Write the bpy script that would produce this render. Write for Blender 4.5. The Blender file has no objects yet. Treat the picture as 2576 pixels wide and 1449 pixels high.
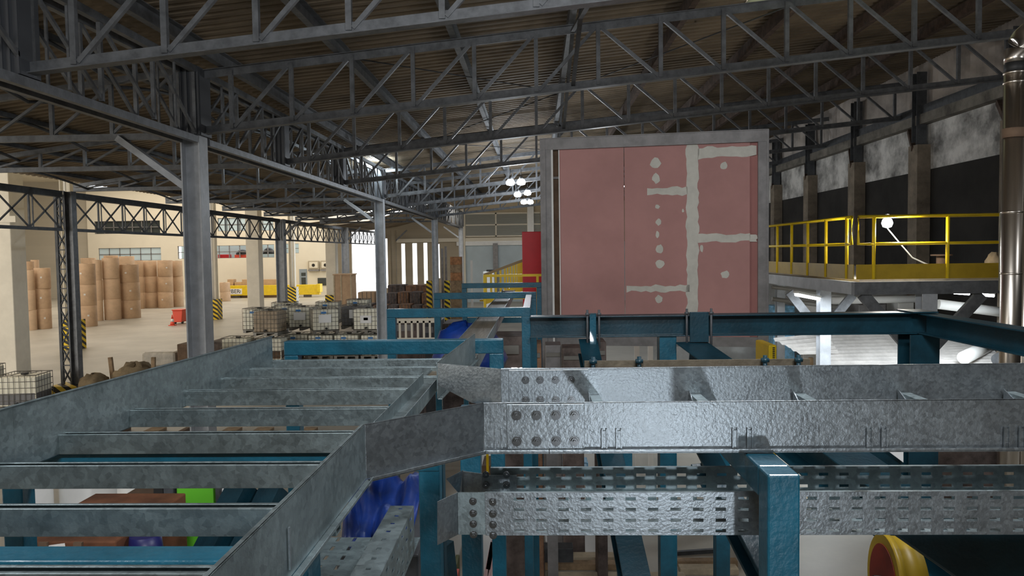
import bpy, math, random
from mathutils import Vector, Matrix
random.seed(7)
SC = bpy.context.scene
COL = SC.collection
V = Vector
H = 4.7                      # eye height above the hall floor, metres
# ---------------------------------------------------------------- camera
F, CX, CY = 1900.0, 1288.0, 724.5
vy = V((1350 - CX, CY - 634, -F)).normalized()
up = V((-0.014, 1.0, 0.0)); up.z = (-0.014 * vy.x + vy.y) / (-vy.z)
up.normalize()
vx = vy.cross(up).normalized()
R = Matrix((vx, vy, up))     # rows: world axes seen from the camera
cam_d = bpy.data.cameras.new('camera')
cam_d.sensor_width = 36.0
cam_d.lens = F / 2576 * 36.0
cam_d.clip_start, cam_d.clip_end = 0.05, 600
cam = bpy.data.objects.new('camera', cam_d)
COL.objects.link(cam)
cam.matrix_world = Matrix.Translation((0, 0, H)) @ R.to_4x4()
SC.camera = cam
SC.view_settings.view_transform = 'Standard'
SC.view_settings.look = 'None'
SC.view_settings.gamma = 1
SC.view_settings.exposure = 0.0
SC.view_settings.use_curve_mapping = False
SC.cycles.use_denoising = True
SC.cycles.max_bounces = 8
SC.cycles.sample_clamp_indirect = 4.0
SC.cycles.caustics_reflective = False
SC.cycles.caustics_refractive = False

def ray(x, y):
    return R @ V((x - CX, CY - y, -F))
def PY(x, y, Y):
    d = ray(x, y); return V((0, 0, H)) + d * (Y / d.y)
def PZ(x, y, z):
    d = ray(x, y); return V((0, 0, H)) + d * ((z - H) / d.z)
def PP(x, y, p0, n):
    d = ray(x, y); o = V((0, 0, H)); return o + d * ((p0 - o).dot(n) / d.dot(n))

# ---------------------------------------------------------------- materials
MATS = {}
def mat(name, col, rough=0.6, metal=0.0, var=0.0, vscale=3.0, bump=0.0, bscale=20.0, bkind='noise', col2=None, emit=None, spec=0.5, alpha=1.0, stretch=(1, 1, 1), trans=0.0, coat=0.0):
    m = bpy.data.materials.new(name); m.use_nodes = True
    nt = m.node_tree; N = nt.nodes; L = nt.links
    b = N['Principled BSDF']
    b.inputs['Base Color'].default_value = (*col, 1)
    b.inputs['Roughness'].default_value = rough
    b.inputs['Metallic'].default_value = metal
    b.inputs['Specular IOR Level'].default_value = spec
    if coat: b.inputs['Coat Weight'].default_value = coat
    if trans: b.inputs['Transmission Weight'].default_value = trans
    if alpha < 1: b.inputs['Alpha'].default_value = alpha
    tc = N.new('ShaderNodeTexCoord'); mp = N.new('ShaderNodeMapping')
    mp.inputs['Scale'].default_value = stretch
    L.new(tc.outputs['Object'], mp.inputs['Vector'])
    if var or col2:
        n = N.new('ShaderNodeTexNoise'); n.inputs['Scale'].default_value = vscale
        n.inputs['Detail'].default_value = 6; n.inputs['Roughness'].default_value = .65
        L.new(mp.outputs[0], n.inputs['Vector'])
        r = N.new('ShaderNodeValToRGB')
        c2 = col2 or tuple(c * (1 - var) for c in col)
        c1 = col if col2 else tuple(min(1, c * (1 + var * .6)) for c in col)
        r.color_ramp.elements[0].color = (*c2, 1); r.color_ramp.elements[0].position = .36
        r.color_ramp.elements[1].color = (*c1, 1); r.color_ramp.elements[1].position = .62
        L.new(n.outputs['Fac'], r.inputs['Fac']); L.new(r.outputs['Color'], b.inputs['Base Color'])
    if bump:
        if bkind == 'voronoi':
            t = N.new('ShaderNodeTexVoronoi'); t.inputs['Scale'].default_value = bscale; out = t.outputs['Distance']
        elif bkind == 'wave':
            t = N.new('ShaderNodeTexWave'); t.inputs['Scale'].default_value = bscale; out = t.outputs['Fac']
            t.inputs['Distortion'].default_value = 0.3
        else:
            t = N.new('ShaderNodeTexNoise'); t.inputs['Scale'].default_value = bscale
            t.inputs['Detail'].default_value = 3; out = t.outputs['Fac']
        L.new(mp.outputs[0], t.inputs['Vector'])
        bp = N.new('ShaderNodeBump'); bp.inputs['Strength'].default_value = bump; bp.inputs['Distance'].default_value = .01
        L.new(out, bp.inputs['Height']); L.new(bp.outputs[0], b.inputs['Normal'])
    if emit:
        b.inputs['Emission Color'].default_value = (*emit[:3], 1); b.inputs['Emission Strength'].default_value = emit[3]
    MATS[name] = m
    return m

def galv(name, base, rough, spang, bumpstr):
    """hot-dip zinc: crystal facets of slightly different grey and gloss, a rippled skin"""
    m = mat(name, base, rough, 0.85)
    nt = m.node_tree; N = nt.nodes; L = nt.links; b = N['Principled BSDF']
    tc = N.new('ShaderNodeTexCoord')
    vo = N.new('ShaderNodeTexVoronoi'); vo.inputs['Scale'].default_value = spang; vo.inputs['Randomness'].default_value = 1
    no = N.new('ShaderNodeTexNoise'); no.inputs['Scale'].default_value = 7; no.inputs['Detail'].default_value = 8; no.inputs['Roughness'].default_value = .7
    n2 = N.new('ShaderNodeTexNoise'); n2.inputs['Scale'].default_value = 105; n2.inputs['Detail'].default_value = 4
    for t in (vo, no, n2): L.new(tc.outputs['Object'], t.inputs['Vector'])
    mx = N.new('ShaderNodeMix'); mx.data_type = 'FLOAT'; mx.inputs[0].default_value = .78
    sep = N.new('ShaderNodeSeparateColor'); L.new(vo.outputs['Color'], sep.inputs[0])
    L.new(sep.outputs[0], mx.inputs[2]); L.new(no.outputs['Fac'], mx.inputs[3])
    r = N.new('ShaderNodeValToRGB'); e = r.color_ramp.elements
    e[0].position = .3; e[0].color = (*[c * .7 for c in base], 1); e[1].position = .7; e[1].color = (*[min(1, c * 1.18) for c in base], 1)
    L.new(mx.outputs[0], r.inputs['Fac']); L.new(r.outputs[0], b.inputs['Base Color'])
    mr = N.new('ShaderNodeMapRange'); mr.inputs[3].default_value = rough - .1; mr.inputs[4].default_value = rough + .15
    L.new(mx.outputs[0], mr.inputs[0]); L.new(mr.outputs[0], b.inputs['Roughness'])
    ad = N.new('ShaderNodeMath'); ad.operation = 'ADD'
    ad.inputs[1].default_value = 0; L.new(n2.outputs['Fac'], ad.inputs[0])
    bp = N.new('ShaderNodeBump'); bp.inputs['Strength'].default_value = bumpstr; bp.inputs['Distance'].default_value = .006
    L.new(ad.outputs[0], bp.inputs['Height']); L.new(bp.outputs[0], b.inputs['Normal'])
    return m

def hazard(name, dark, light, scale, ang):
    """diagonal warning stripes"""
    m = mat(name, light, .55)
    nt = m.node_tree; N = nt.nodes; L = nt.links; b = N['Principled BSDF']
    tc = N.new('ShaderNodeTexCoord'); sx = N.new('ShaderNodeSeparateXYZ'); L.new(tc.outputs['Object'], sx.inputs[0])
    a = N.new('ShaderNodeMath'); a.operation = 'ADD'; L.new(sx.outputs[0], a.inputs[0]); L.new(sx.outputs[1], a.inputs[1])
    a2 = N.new('ShaderNodeMath'); a2.operation = 'MULTIPLY_ADD'; L.new(a.outputs[0], a2.inputs[0]); a2.inputs[1].default_value = ang; L.new(sx.outputs[2], a2.inputs[2])
    f = N.new('ShaderNodeMath'); f.operation = 'MULTIPLY'; L.new(a2.outputs[0], f.inputs[0]); f.inputs[1].default_value = scale
    fr = N.new('ShaderNodeMath'); fr.operation = 'FRACT'; L.new(f.outputs[0], fr.inputs[0])
    g = N.new('ShaderNodeMath'); g.operation = 'GREATER_THAN'; L.new(fr.outputs[0], g.inputs[0]); g.inputs[1].default_value = .5
    mx = N.new('ShaderNodeMix'); mx.data_type = 'RGBA'; L.new(g.outputs[0], mx.inputs[0])
    mx.inputs[6].default_value = (*dark, 1); mx.inputs[7].default_value = (*light, 1)
    L.new(mx.outputs[2], b.inputs['Base Color'])
    return m

GALV = galv('galvanised_steel', (.34, .375, .40), .31, 95, .17)
GALVD = galv('dull_galvanised_steel', (.30, .36, .375), .40, 60, .12)
BLUE = mat('teal_paint', (.007, .085, .135), .38, 0, .25, 6, .22, 60, coat=.35)
NAVY = mat('dark_teal_paint', (.005, .034, .052), .38, 0, .3, 4, .2, 40)
STEEL = mat('grey_steel_paint', (.155, .162, .172), .5, .25, .3, 5)
STEELD = mat('dark_steel', (.085, .09, .098), .6, .2, .3, 5)
RUST = mat('rusty_brown_steel', (.085, .055, .04), .8, 0, .5, 6)
COLGREY = mat('column_grey_paint', (.42, .44, .47), .5, 0, .18, 3)
ROOFW = mat('weathered_roof_sheet', (.225, .175, .118), .75, .1, .35, .6)
CONC = mat('concrete_floor_paint', (.42, .395, .345), .42, 0, .16, .35, .06, 12)
CONCR = mat('stained_concrete', (.52, .51, .49), .85, 0, .7, .9)
CREAM = mat('cream_wall_paint', (.76, .70, .58), .8, 0, .05, .3)
CREAMD = mat('beige_cladding', (.42, .36, .27), .8, 0, .12, .5, .8, 5.0, 'wave', stretch=(0, 0, 1))
PALE = mat('pale_blue_grey_wall', (.50, .58, .62), .8, 0, .08, .4)
WHITE = mat('white_paint', (.82, .82, .80), .5, 0, .05)
COLC = mat('cream_concrete', (.78, .74, .65), .8, 0, .08, 1)
KRAFT = mat('kraft_paper', (.57, .40, .265), .7, 0, .10, 2)
KRAFTD = mat('kraft_paper_dark', (.50, .34, .215), .7, 0, .12, 2)
YEL = mat('yellow_paint', (.80, .56, .012), .42, 0, .1, 3)
YELG = mat('ochre_yellow_paint', (.42, .28, .018), .45, 0, .12, 3)
RED = mat('red_paint', (.52, .008, .016), .45, 0, .08, 3)
BINRED = mat('red_plastic', (.80, .09, .045), .4)
BLACK = mat('black_rubber', (.02, .02, .02), .6)
DARK = mat('soot_black', (.028, .025, .023), .95)
PINK = mat('pink_plasterboard', (.50, .265, .25), .85, 0, .10, .7)
PINKD = mat('pink_plasterboard_shaded', (.42, .19, .175), .85, 0, .10, .9)  # same board, shade beside the post put into its colour
FILL = mat('joint_compound', (.66, .645, .59), .9, 0, .10, 4)
FRAMEG = mat('grey_zinc_frame', (.235, .225, .225), .55, .3, .2, 4)
OAK = mat('brown_board_edge', (.15, .095, .06), .85, 0, .3, 3)
WOOD = mat('weathered_timber', (.34, .235, .14), .85, 0, .35, 5)
WOODP = mat('pale_timber', (.50, .42, .30), .85, 0, .2, 5)
TARPB = mat('blue_tarpaulin', (.004, .028, .18), .4, 0, .3, 5, .5, 9)
TARPG = mat('olive_canvas', (.25, .19, .115), .9, 0, .3, 3, .6, 6)
POLY = mat('milky_plastic', (.94, .91, .77), .5, 0, .1, 2)
POLYD = mat('dirty_brown_plastic', (.42, .33, .235), .6, 0, .25, 2)
POLYK = mat('dark_grey_plastic', (.17, .17, .18), .5, 0, .2, 2)
CAGE = mat('cage_wire', (.20, .19, .17), .45, .4)
LABW = mat('white_label', (.85, .85, .85), .6)
LABB = mat('blue_label', (.05, .2, .5), .6)
LABG = mat('green_label', (.05, .42, .25), .6)
GREEN = mat('bright_green_panel', (.16, .62, .04), .5)
CHROME = mat('polished_steel', (.70, .64, .57), .3, 1.0, .25, 3, .12, 6, stretch=(1, 1, .05))
FIBRO = mat('whitish_cement_sheet', (.72, .69, .66), .85, 0, .2, 1.5, .3, 14)
GLASS = mat('window_glass', (.55, .68, .75), .1, 0, spec=.6)
DGLASS = mat('dark_glass', (.05, .06, .06), .15)
SCRAP = mat('dark_scrap', (.13, .10, .09), .8, 0, .6, 3)
SCRAPB = mat('brown_scrap', (.24, .13, .075), .8, 0, .5, 3)
MESHM = mat('louvre_grey', (.55, .55, .50), .7)
TRANSL = mat('yellowed_skylight_sheet', (.55, .55, .36), .6)
_t = TRANSL.node_tree.nodes.new('ShaderNodeBsdfTranslucent'); _t.inputs['Color'].default_value = (.085, .085, .052, 1)
TRANSL.node_tree.links.new(_t.outputs[0], TRANSL.node_tree.nodes['Material Output'].inputs['Surface'])
BLUEW = mat('blue_white_film', (.22, .50, .75), .35, 0, .4, 9)
BULB = mat('lamp_bulb_glow', (1, 1, 1), .5, emit=(.92, .96, 1, 30))
TUBE = mat('fluorescent_tube_glow', (1, 1, 1), .5, emit=(.9, .95, 1, 14))
SKYW = mat('skylight_sheet_glow', (1, 1, 1), .5, emit=(1, .93, .8, 3))
HAZ = hazard('yellow_black_stripes', (.02, .02, .02), (.85, .6, .02), 3.1, .62)
HAZN = hazard('yellow_black_stripes_wide', (.02, .018, .015), (.62, .43, .04), 2.6, .8)
HAZW = hazard('white_grey_stripes', (.30, .29, .27), (.85, .83, .78), 3.1, -.62)

# ---------------------------------------------------------------- mesh building
class MB:
    def __init__(s): s.v = []; s.f = []; s.sm = []
    def add(s, vs, fs, smooth=False):
        o = len(s.v); s.v += [V(p) for p in vs]
        for f in fs: s.f.append([i + o for i in f]); s.sm.append(smooth)
        return s
    def box(s, lo, hi):
        x0, y0, z0 = lo; x1, y1, z1 = hi
        return s.add([(x0, y0, z0), (x1, y0, z0), (x1, y1, z0), (x0, y1, z0), (x0, y0, z1), (x1, y0, z1), (x1, y1, z1), (x0, y1, z1)],
                     [(0, 3, 2, 1), (4, 5, 6, 7), (0, 1, 5, 4), (1, 2, 6, 5), (2, 3, 7, 6), (3, 0, 4, 7)])
    def cbox(s, c, sx, sy, sz): return s.box((c[0] - sx / 2, c[1] - sy / 2, c[2] - sz / 2), (c[0] + sx / 2, c[1] + sy / 2, c[2] + sz / 2))
    def sweep(s, prof, p, q, u=(0, 0, 1), caps=True):
        p = V(p); q = V(q); d = (q - p).normalized(); side = d.cross(V(u))
        if side.length < 1e-6: side = d.cross(V((0, 1, 0)))
        side.normalize(); uv = side.cross(d)
        n = len(prof)
        vs = [p + side * a + uv * b for a, b in prof] + [q + side * a + uv * b for a, b in prof]
        fs = [(i, (i + 1) % n, (i + 1) % n + n, i + n) for i in range(n)]
        if caps: fs += [tuple(range(n))[::-1], tuple(range(n, 2 * n))]
        return s.add(vs, fs)
    def bar(s, p, q, w, h, u=(0, 0, 1)):
        return s.sweep([(-w / 2, -h / 2), (w / 2, -h / 2), (w / 2, h / 2), (-w / 2, h / 2)], p, q, u)
    def hsec(s, p, q, d, b, tf, tw, u=(0, 0, 1)):
        """H section: flanges square to u, d along u, b across"""
        P = [(-b / 2, -d / 2), (b / 2, -d / 2), (b / 2, -d / 2 + tf), (tw / 2, -d / 2 + tf), (tw / 2, d / 2 - tf), (b / 2, d / 2 - tf), (b / 2, d / 2), (-b / 2, d / 2),
             (-b / 2, d / 2 - tf), (-tw / 2, d / 2 - tf), (-tw / 2, -d / 2 + tf), (-b / 2, -d / 2 + tf)]
        return s.sweep(P, p, q, u)
    def cyl(s, p, q, r0, r1=None, n=16, smooth=True):
        r1 = r0 if r1 is None else r1
        p = V(p); q = V(q); d = (q - p).normalized()
        a = d.cross(V((0, 0, 1)) if abs(d.z) < .9 else V((1, 0, 0))).normalized(); b = a.cross(d)
        vs = []
        for c, r in ((p, r0), (q, r1)):
            vs += [c + a * (r * math.cos(t)) + b * (r * math.sin(t)) for t in [2 * math.pi * i / n for i in range(n)]]
        s.add(vs, [(i, (i + 1) % n, (i + 1) % n + n, i + n) for i in range(n)], smooth)
        o = len(s.v) - 2 * n
        s.f += [[o + i for i in range(n)][::-1], [o + n + i for i in range(n)]]; s.sm += [False, False]
        return s
    def tube(s, pts, r, n=8):
        pts = [V(p) for p in pts]; rings = []
        for i, p in enumerate(pts):
            d = (pts[min(i + 1, len(pts) - 1)] - pts[max(i - 1, 0)]).normalized()
            a = d.cross(V((0, 0, 1)) if abs(d.z) < .95 else V((1, 0, 0))).normalized(); b = a.cross(d)
            rings.append([p + a * (r * math.cos(2 * math.pi * k / n)) + b * (r * math.sin(2 * math.pi * k / n)) for k in range(n)])
        vs = [v for ring in rings for v in ring]; fs = []
        for i in range(len(pts) - 1):
            fs += [(i * n + k, i * n + (k + 1) % n, (i + 1) * n + (k + 1) % n, (i + 1) * n + k) for k in range(n)]
        s.add(vs, fs, True)
        o = len(s.v) - len(vs)
        s.f += [[o + k for k in range(n)][::-1], [o + (len(pts) - 1) * n + k for k in range(n)]]; s.sm += [False, False]
        return s
    def lathe(s, prof, c, n=24):
        """profile of (radius, height) about a vertical axis at c"""
        vs = []
        for r, z in prof: vs += [V((c[0] + r * math.cos(2 * math.pi * k / n), c[1] + r * math.sin(2 * math.pi * k / n), c[2] + z)) for k in range(n)]
        fs = []
        for i in range(len(prof) - 1): fs += [(i * n + k, i * n + (k + 1) % n, (i + 1) * n + (k + 1) % n, (i + 1) * n + k) for k in range(n)]
        s.add(vs, fs, True)
        o = len(s.v) - len(vs); m = len(prof) - 1
        s.f += [[o + k for k in range(n)][::-1], [o + m * n + k for k in range(n)]]; s.sm += [False, False]
        return s
    def prism(s, poly, vec):
        """flat polygon given in world points, thickened by vec"""
        n = len(poly); poly = [V(p) for p in poly]; vec = V(vec)
        return s.add(poly + [p + vec for p in poly], [tuple(range(n))[::-1], tuple(range(n, 2 * n))] + [(i, (i + 1) % n, (i + 1) % n + n, i + n) for i in range(n)])
    def build(s, name, m, parent=None, base=None, bevel=0.0):
        me = bpy.data.meshes.new(name)
        if parent is not None:
            o0 = V(parent['_o']) if '_o' in parent else V((0, 0, 0))
        else:
            if base is None:
                xs = [p.x for p in s.v]; ys = [p.y for p in s.v]; zs = [p.z for p in s.v]
                base = V(((min(xs) + max(xs)) / 2, (min(ys) + max(ys)) / 2, min(zs)))
            o0 = V(base)
        me.from_pydata([tuple(p - o0) for p in s.v], [], s.f)
        me.polygons.foreach_set('use_smooth', s.sm)
        me.materials.append(m)
        bm_fix(me)
        o = bpy.data.objects.new(name, me); COL.objects.link(o)
        if parent is not None: o.parent = parent
        else: o.location = o0
        o['_o'] = list(o0)
        if bevel:
            b = o.modifiers.new('edge', 'BEVEL'); b.width = bevel; b.segments = 2; b.limit_method = 'ANGLE'
        return o
import bmesh
def bm_fix(me):
    b = bmesh.new(); b.from_mesh(me); bmesh.ops.recalc_face_normals(b, faces=b.faces); b.to_mesh(me); b.free()

def tag(o, label, cat, group=None, kind=None):
    if label: o['label'] = label
    if cat: o['category'] = cat
    if group: o['group'] = group
    if kind: o['kind'] = kind
    return o
def thing(name, base, label, cat, group=None, kind=None):
    o = bpy.data.objects.new(name, None); COL.objects.link(o)
    o.location = base; o.empty_display_size = .2; o['_o'] = list(base)
    return tag(o, label, cat, group, kind)
def struct(o): o['kind'] = 'structure'; return o
def copy_tree(o, parent=None):
    c = o.copy(); COL.objects.link(c)
    if parent is not None: c.parent = parent
    for ch in list(o.children): copy_tree(ch, c)
    return c
ORD = ['first', 'second', 'third', 'fourth', 'fifth', 'sixth', 'seventh', 'eighth', 'ninth', 'tenth', 'eleventh', 'twelfth', 'thirteenth']

def bolt_mesh():
    """dome washer, hexagon nut and stud end, axis -Y, radius about 19 mm"""
    m = MB()
    m.cyl((0, 0, 0), (0, -.003, 0), .0195, .0185, 20); m.cyl((0, -.003, 0), (0, -.012, 0), .0145, .0135, 6, False); m.cyl((0, -.012, 0), (0, -.020, 0), .0065, .006, 10)
    return m
_b = bolt_mesh()
BOLT = bpy.data.meshes.new('bolt'); BOLT.from_pydata([tuple(p) for p in _b.v], [], _b.f); BOLT.polygons.foreach_set('use_smooth', _b.sm); BOLT.materials.append(mat('bolt_zinc', (.24, .25, .26), .22, .95)); bm_fix(BOLT)
def bolt(parent, p, scale=1.0, rot=(0, 0, 0)):
    o = bpy.data.objects.new('bolt', BOLT); COL.objects.link(o); o.parent = parent
    o.location = V(p) - V(parent['_o']); o.scale = (scale,) * 3; o.rotation_euler = rot
    return o
# ================================================================ the building
XA, XB, XW = -6.5, -15.5, 12.0       # inner column row, outer column row, blind wall
YE = 72.0                            # end wall
TY = [9.4, 14.3, 19.2, 25.0, 31.3, 37.0, 42.7, 48.3]
zc = lambda x: H + 2.3 + .0975 * (x - XA)        # underside chord of the hall trusses
zl = lambda x: H + 3.85 + (x - XA) * .132         # side-bay roof sheet
zr = lambda x: zc(x) + 1.55

struct(MB().box((-75, -12, -.25), (16, 125, 0)).build('floor', CONC))
def corrugated(name, m, edge, y0, y1, pitch=.28, h=.045, th=.02, holes=()):
    """ribbed sheet: ribs run along the polyline edge [(x, z)], repeated along Y"""
    b = MB(); ys = []
    y = y0
    while y < y1:
        ys += [(y, 0), (y + pitch * .45, 0), (y + pitch * .55, h), (y + pitch * .9, h)]; y += pitch
    ys.append((y, 0)); n = len(ys); vs = []
    for dz in (0, th):
        for x, z in edge: vs += [(x, yy, z + hh + dz) for yy, hh in ys]
    fs = []; k = len(edge)
    for d in (0, 1):
        for e in range(k - 1):
            for i in range(n - 1):
                if any(abs(edge[e][0] - hx) < .01 and hy0 < ys[i][0] < hy1 for hx, hy0, hy1 in holes): continue
                o = d * k * n + e * n + i; fs.append((o, o + 1, o + n + 1, o + n))
    b.add(vs, fs)
    me = bpy.data.meshes.new(name); me.from_pydata([tuple(p) for p in b.v], [], b.f); me.materials.append(m)
    o = bpy.data.objects.new(name, me); COL.objects.link(o)
    return struct(o)
corrugated('ceiling', ROOFW, [(x, zr(x)) for x in (XA - .15, 4.2, 7.4, XW + .4)], -6, 54.2, holes=[(4.2, 12.4, 15.4)])
corrugated('ceiling_side', ROOFW, [(XB - .35, zl(XB - .35)), (XA - .15, zl(XA) + .02)], -6, 54.2)
# yellowed daylight sheets laid into the roof
for k, (x0, x1, y0, y1) in enumerate([(4.2, 7.4, 12.2, 15.6)]):
    b = MB(); n = int((y1 - y0) / .14)
    vs = []; fs = []
    for i in range(n + 1):
        yy = y0 + i * (y1 - y0) / n; hh = .03 * (i % 2)
        vs += [(x0, yy, zr(x0) - .05 + hh), (x1, yy, zr(x1) - .05 + hh)]
        if i: fs.append((2 * i - 2, 2 * i - 1, 2 * i + 1, 2 * i))
    b.add(vs, fs); struct(b.build(f'ceiling_panel', TRANSL))

# arched roof of the far section
arch = [(-17.5, H + 1.9), (-13.3, H + 2.35), (-10.2, H + 3.15), (-6.6, H + 4.0), (0, H + 4.8), (7, H + 4.6), (13, H + 4.2)]
corrugated('ceiling_arch', ROOFW, [(x, z + .25) for x, z in arch], 59.5, YE + .5, .5, .06)
corrugated('ceiling_arch_strip', ROOFW, [(x, z + .25) for x, z in arch], 54.0, 56.6, .5, .06)  # unseen slot beyond it, added to let daylight reach the gable

def wall_y(name, m, Y, t, xs, zs, holes):
    """wall in the plane Y with rectangular holes (x0, x1, z0, z1)"""
    X = sorted(set(list(xs) + [v for h in holes for v in h[:2]])); Z = sorted(set(list(zs) + [v for h in holes for v in h[2:4]]))
    b = MB()
    for i in range(len(X) - 1):
        for j in range(len(Z) - 1):
            cx, cz = (X[i] + X[i + 1]) / 2, (Z[j] + Z[j + 1]) / 2
            if any(h[0] < cx < h[1] and h[2] < cz < h[3] for h in holes): continue
            b.box((X[i], Y, Z[j]), (X[i + 1], Y + t, Z[j + 1]))
    return struct(b.build(name, m))
def PXY(x, y, Y):
    p = PY(x, y, Y); return p.x, p.z
# --- end wall of the hall (gable, louvres, light slits, doorway)
def ex(px): return PY(px, 640, YE).x
def ez(px, py): return PY(px, py, YE).z
slits = [(ex(a), ex(b), ez(a, y1), ez(a, y0)) for a, b, y0, y1 in [(1009, 1019, 613, 716), (1037, 1049, 612, 716), (1065, 1075, 611, 714), (1088.5, 1091, 614, 712), (1100, 1106, 614, 700)]]
doorway = (ex(884), ex(967), 0, ez(925, 558))
side = (ex(967), ex(975), ez(970, 725), ez(970, 600))
wall_y('wall_end_lower', CREAMD, YE, .3, [ex(845), ex(1163)], [0, ez(1000, 606)], slits + [doorway, side])
b = MB()
g = [(ex(975), ez(1000, 606) - .0)] + [(x, z + .3) for x, z in arch if -14 < x < 5.1] + [(5.1, H + 4.9), (5.1, ez(1163, 606))]
b.prism([(x, YE + .02, z) for x, z in g], (0, .3, 0)); struct(b.build('wall_end_gable', mat('tan_cladding', (.60, .50, .35), .8, 0, .1, .5, .8, 4.0, 'wave', stretch=(0, 0, 1))))
wall_y('wall_end_panel', PALE, YE - .1, .3, [ex(1163), 13], [0, ez(1200, 612)], [])
wall_y('wall_end_right', CREAMD, YE + .2, .3, [4.9, 13], [0, H + 5], [])
struct(MB().box((ex(985), YE - .35, ez(1100, 609)), (5, YE - .05, ez(1100, 600))).build('trim_1', CREAM))
struct(MB().box((ex(1150), YE - .4, ez(1250, 617)), (3, YE - .1, ez(1250, 607))).build('trim_2', WHITE))
for k, px in enumerate([1166, 1247]):
    struct(MB().box((ex(px - 6), YE - .5, 0), (ex(px + 6), YE - .1, ez(px, 500 if k == 0 else 612))).build('trim_%d' % (3 + k), CREAM if k == 0 else FRAMEG))
struct(MB().box((ex(1328), YE - .5, 0), (ex(1344), YE - .1, ez(1330, 520))).build('trim_5', WHITE))
# louvre windows high in the end wall
t = thing('window_1', (ex(1250), YE - .2, ez(1250, 595)), None, None, kind='structure')
x0, x1, z0, z1 = ex(1171), ex(1360), ez(1250, 594), ez(1250, 537)
MB().box((x0, YE - .14, z0), (x1, YE - .1, z1)).build('louvre_backing', DARK, t)
b = MB(); n = 22
for i in range(n):
    z = z0 + (z1 - z0) * (i + .5) / n
    b.prism([(x0, YE - .3, z - .05), (x0, YE - .14, z + .05), (x0, YE - .14, z + .065), (x0, YE - .3, z - .035)], (x1 - x0, 0, 0))
b.build('louvre_slat', MESHM, t)
b = MB()
for px in (1171, 1249, 1329): b.box((ex(px) - .07, YE - .34, z0 - .1), (ex(px) + .07, YE - .2, z1 + .1))
for z in (z0, (z0 + z1) / 2, z1): b.box((x0, YE - .34, z - .06), (x1, YE - .2, z + .06))
b.build('window_frame', CREAM, t)

# --- cream wall at the back of the loading hall
YB = 87.0
def bx(px): return PY(px, 640, YB).x
def bz(px, py): return PY(px, py, YB).z
wins = [(bx(248), bx(405), bz(300, 656), bz(300, 624)), (bx(447), bx(628), bz(540, 650), bz(540, 618)), (bx(656), bx(690), bz(670, 648), bz(670, 615)), (bx(700), bx(752), bz(730, 637), bz(730, 613)),
        (bx(550), bx(690), bz(600, 581), bz(600, 548)), (bx(240), bx(405), bz(300, 588), bz(300, 556))]
wall_y('wall_back', CREAM, YB, .4, [bx(222), bx(842)], [0, bz(500, 470)], wins)
wall_y('wall_back_cladding', mat('grey_beige_cladding', (.50, .455, .375), .8, 0, .1, .4, .7, 2.2, 'wave', stretch=(0, 0, 1)), YB + .3, .4, [-75, bx(222)], [0, H + 9], [])
for i, (x0, x1, z0, z1) in enumerate(wins):
    w = thing('window_%d' % (i + 2), ((x0 + x1) / 2, YB + .2, z0), None, None, kind='structure')
    if i in (0, 1, 2, 3, 4):
        dy = 2.6 if i in (1, 2, 3) else .16; MB().box((x0 - dy * .3, YB + dy, z0), (x1 + dy * .1, YB + dy + .02, z1 + .1)).build('pane', GLASS, w)
    else:
        MB().box((x0, YB + .36, z0), (x1, YB + .38, z1)).build('pane', DGLASS, w)
    b = MB(); n = max(2, int((x1 - x0) / 1.1))
    for k in range(n + 1):
        x = x0 + (x1 - x0) * k / n; b.box((x - .04, YB + .1, z0), (x + .04, YB + .24, z1))
    for z in (z0, (z0 + z1) / 2, z1): b.box((x0, YB + .1, z - .04), (x1, YB + .24, z + .04))
    b.build('window_frame', FRAMEG, w)
# things standing on the mezzanine behind those windows
def backbox(name, px0, px1, py0, py1, m, label, cat, d=1.2, Y=YB + .55, grp=None):
    a = PY(px0, py1, Y); c = PY(px1, py0, Y)
    return tag(MB().box((a.x, Y, a.z), (c.x, Y + d, c.z)).build(name, m, bevel=.05), label, cat, grp)
struct(MB().box((bx(222), YB + .5, bz(500, 650) - .3), (bx(842), YB + 4, bz(500, 650))).build('floor_mezzanine', CREAMD))
backbox('storage_crate', 548, 572, 640, 650.5, RED, 'red crate behind the mezzanine window beside the sacks', 'crate')
backbox('storage_crate', 590, 628, 640, 650.5, BINRED, 'long red crate under the black sheet behind the mezzanine window', 'crate')
backbox('storage_crate', 382, 404, 648, 656, RED, 'small red crate behind the mezzanine window above the tall paper rolls', 'crate')
for px, w, hgt, lab in [(610, 40, 12, 'black plastic sheet heaped over the long red crate'), (676, 36, 16, 'black plastic sheet heaped behind the narrow mezzanine window')]:
    p = PY(px, 641, YB + 1.0); p.z = bz(600, 640); b = MB(); s = w / F * 62; hh = hgt / F * 88
    b.lathe([(s * .56, 0), (s * .54, hh * .35), (s * .4, hh * .75), (s * .18, hh), (.02, hh * 1.03)], p, 14)
    tag(b.build('plastic_sheet', BLACK), lab, 'plastic sheet')
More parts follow.
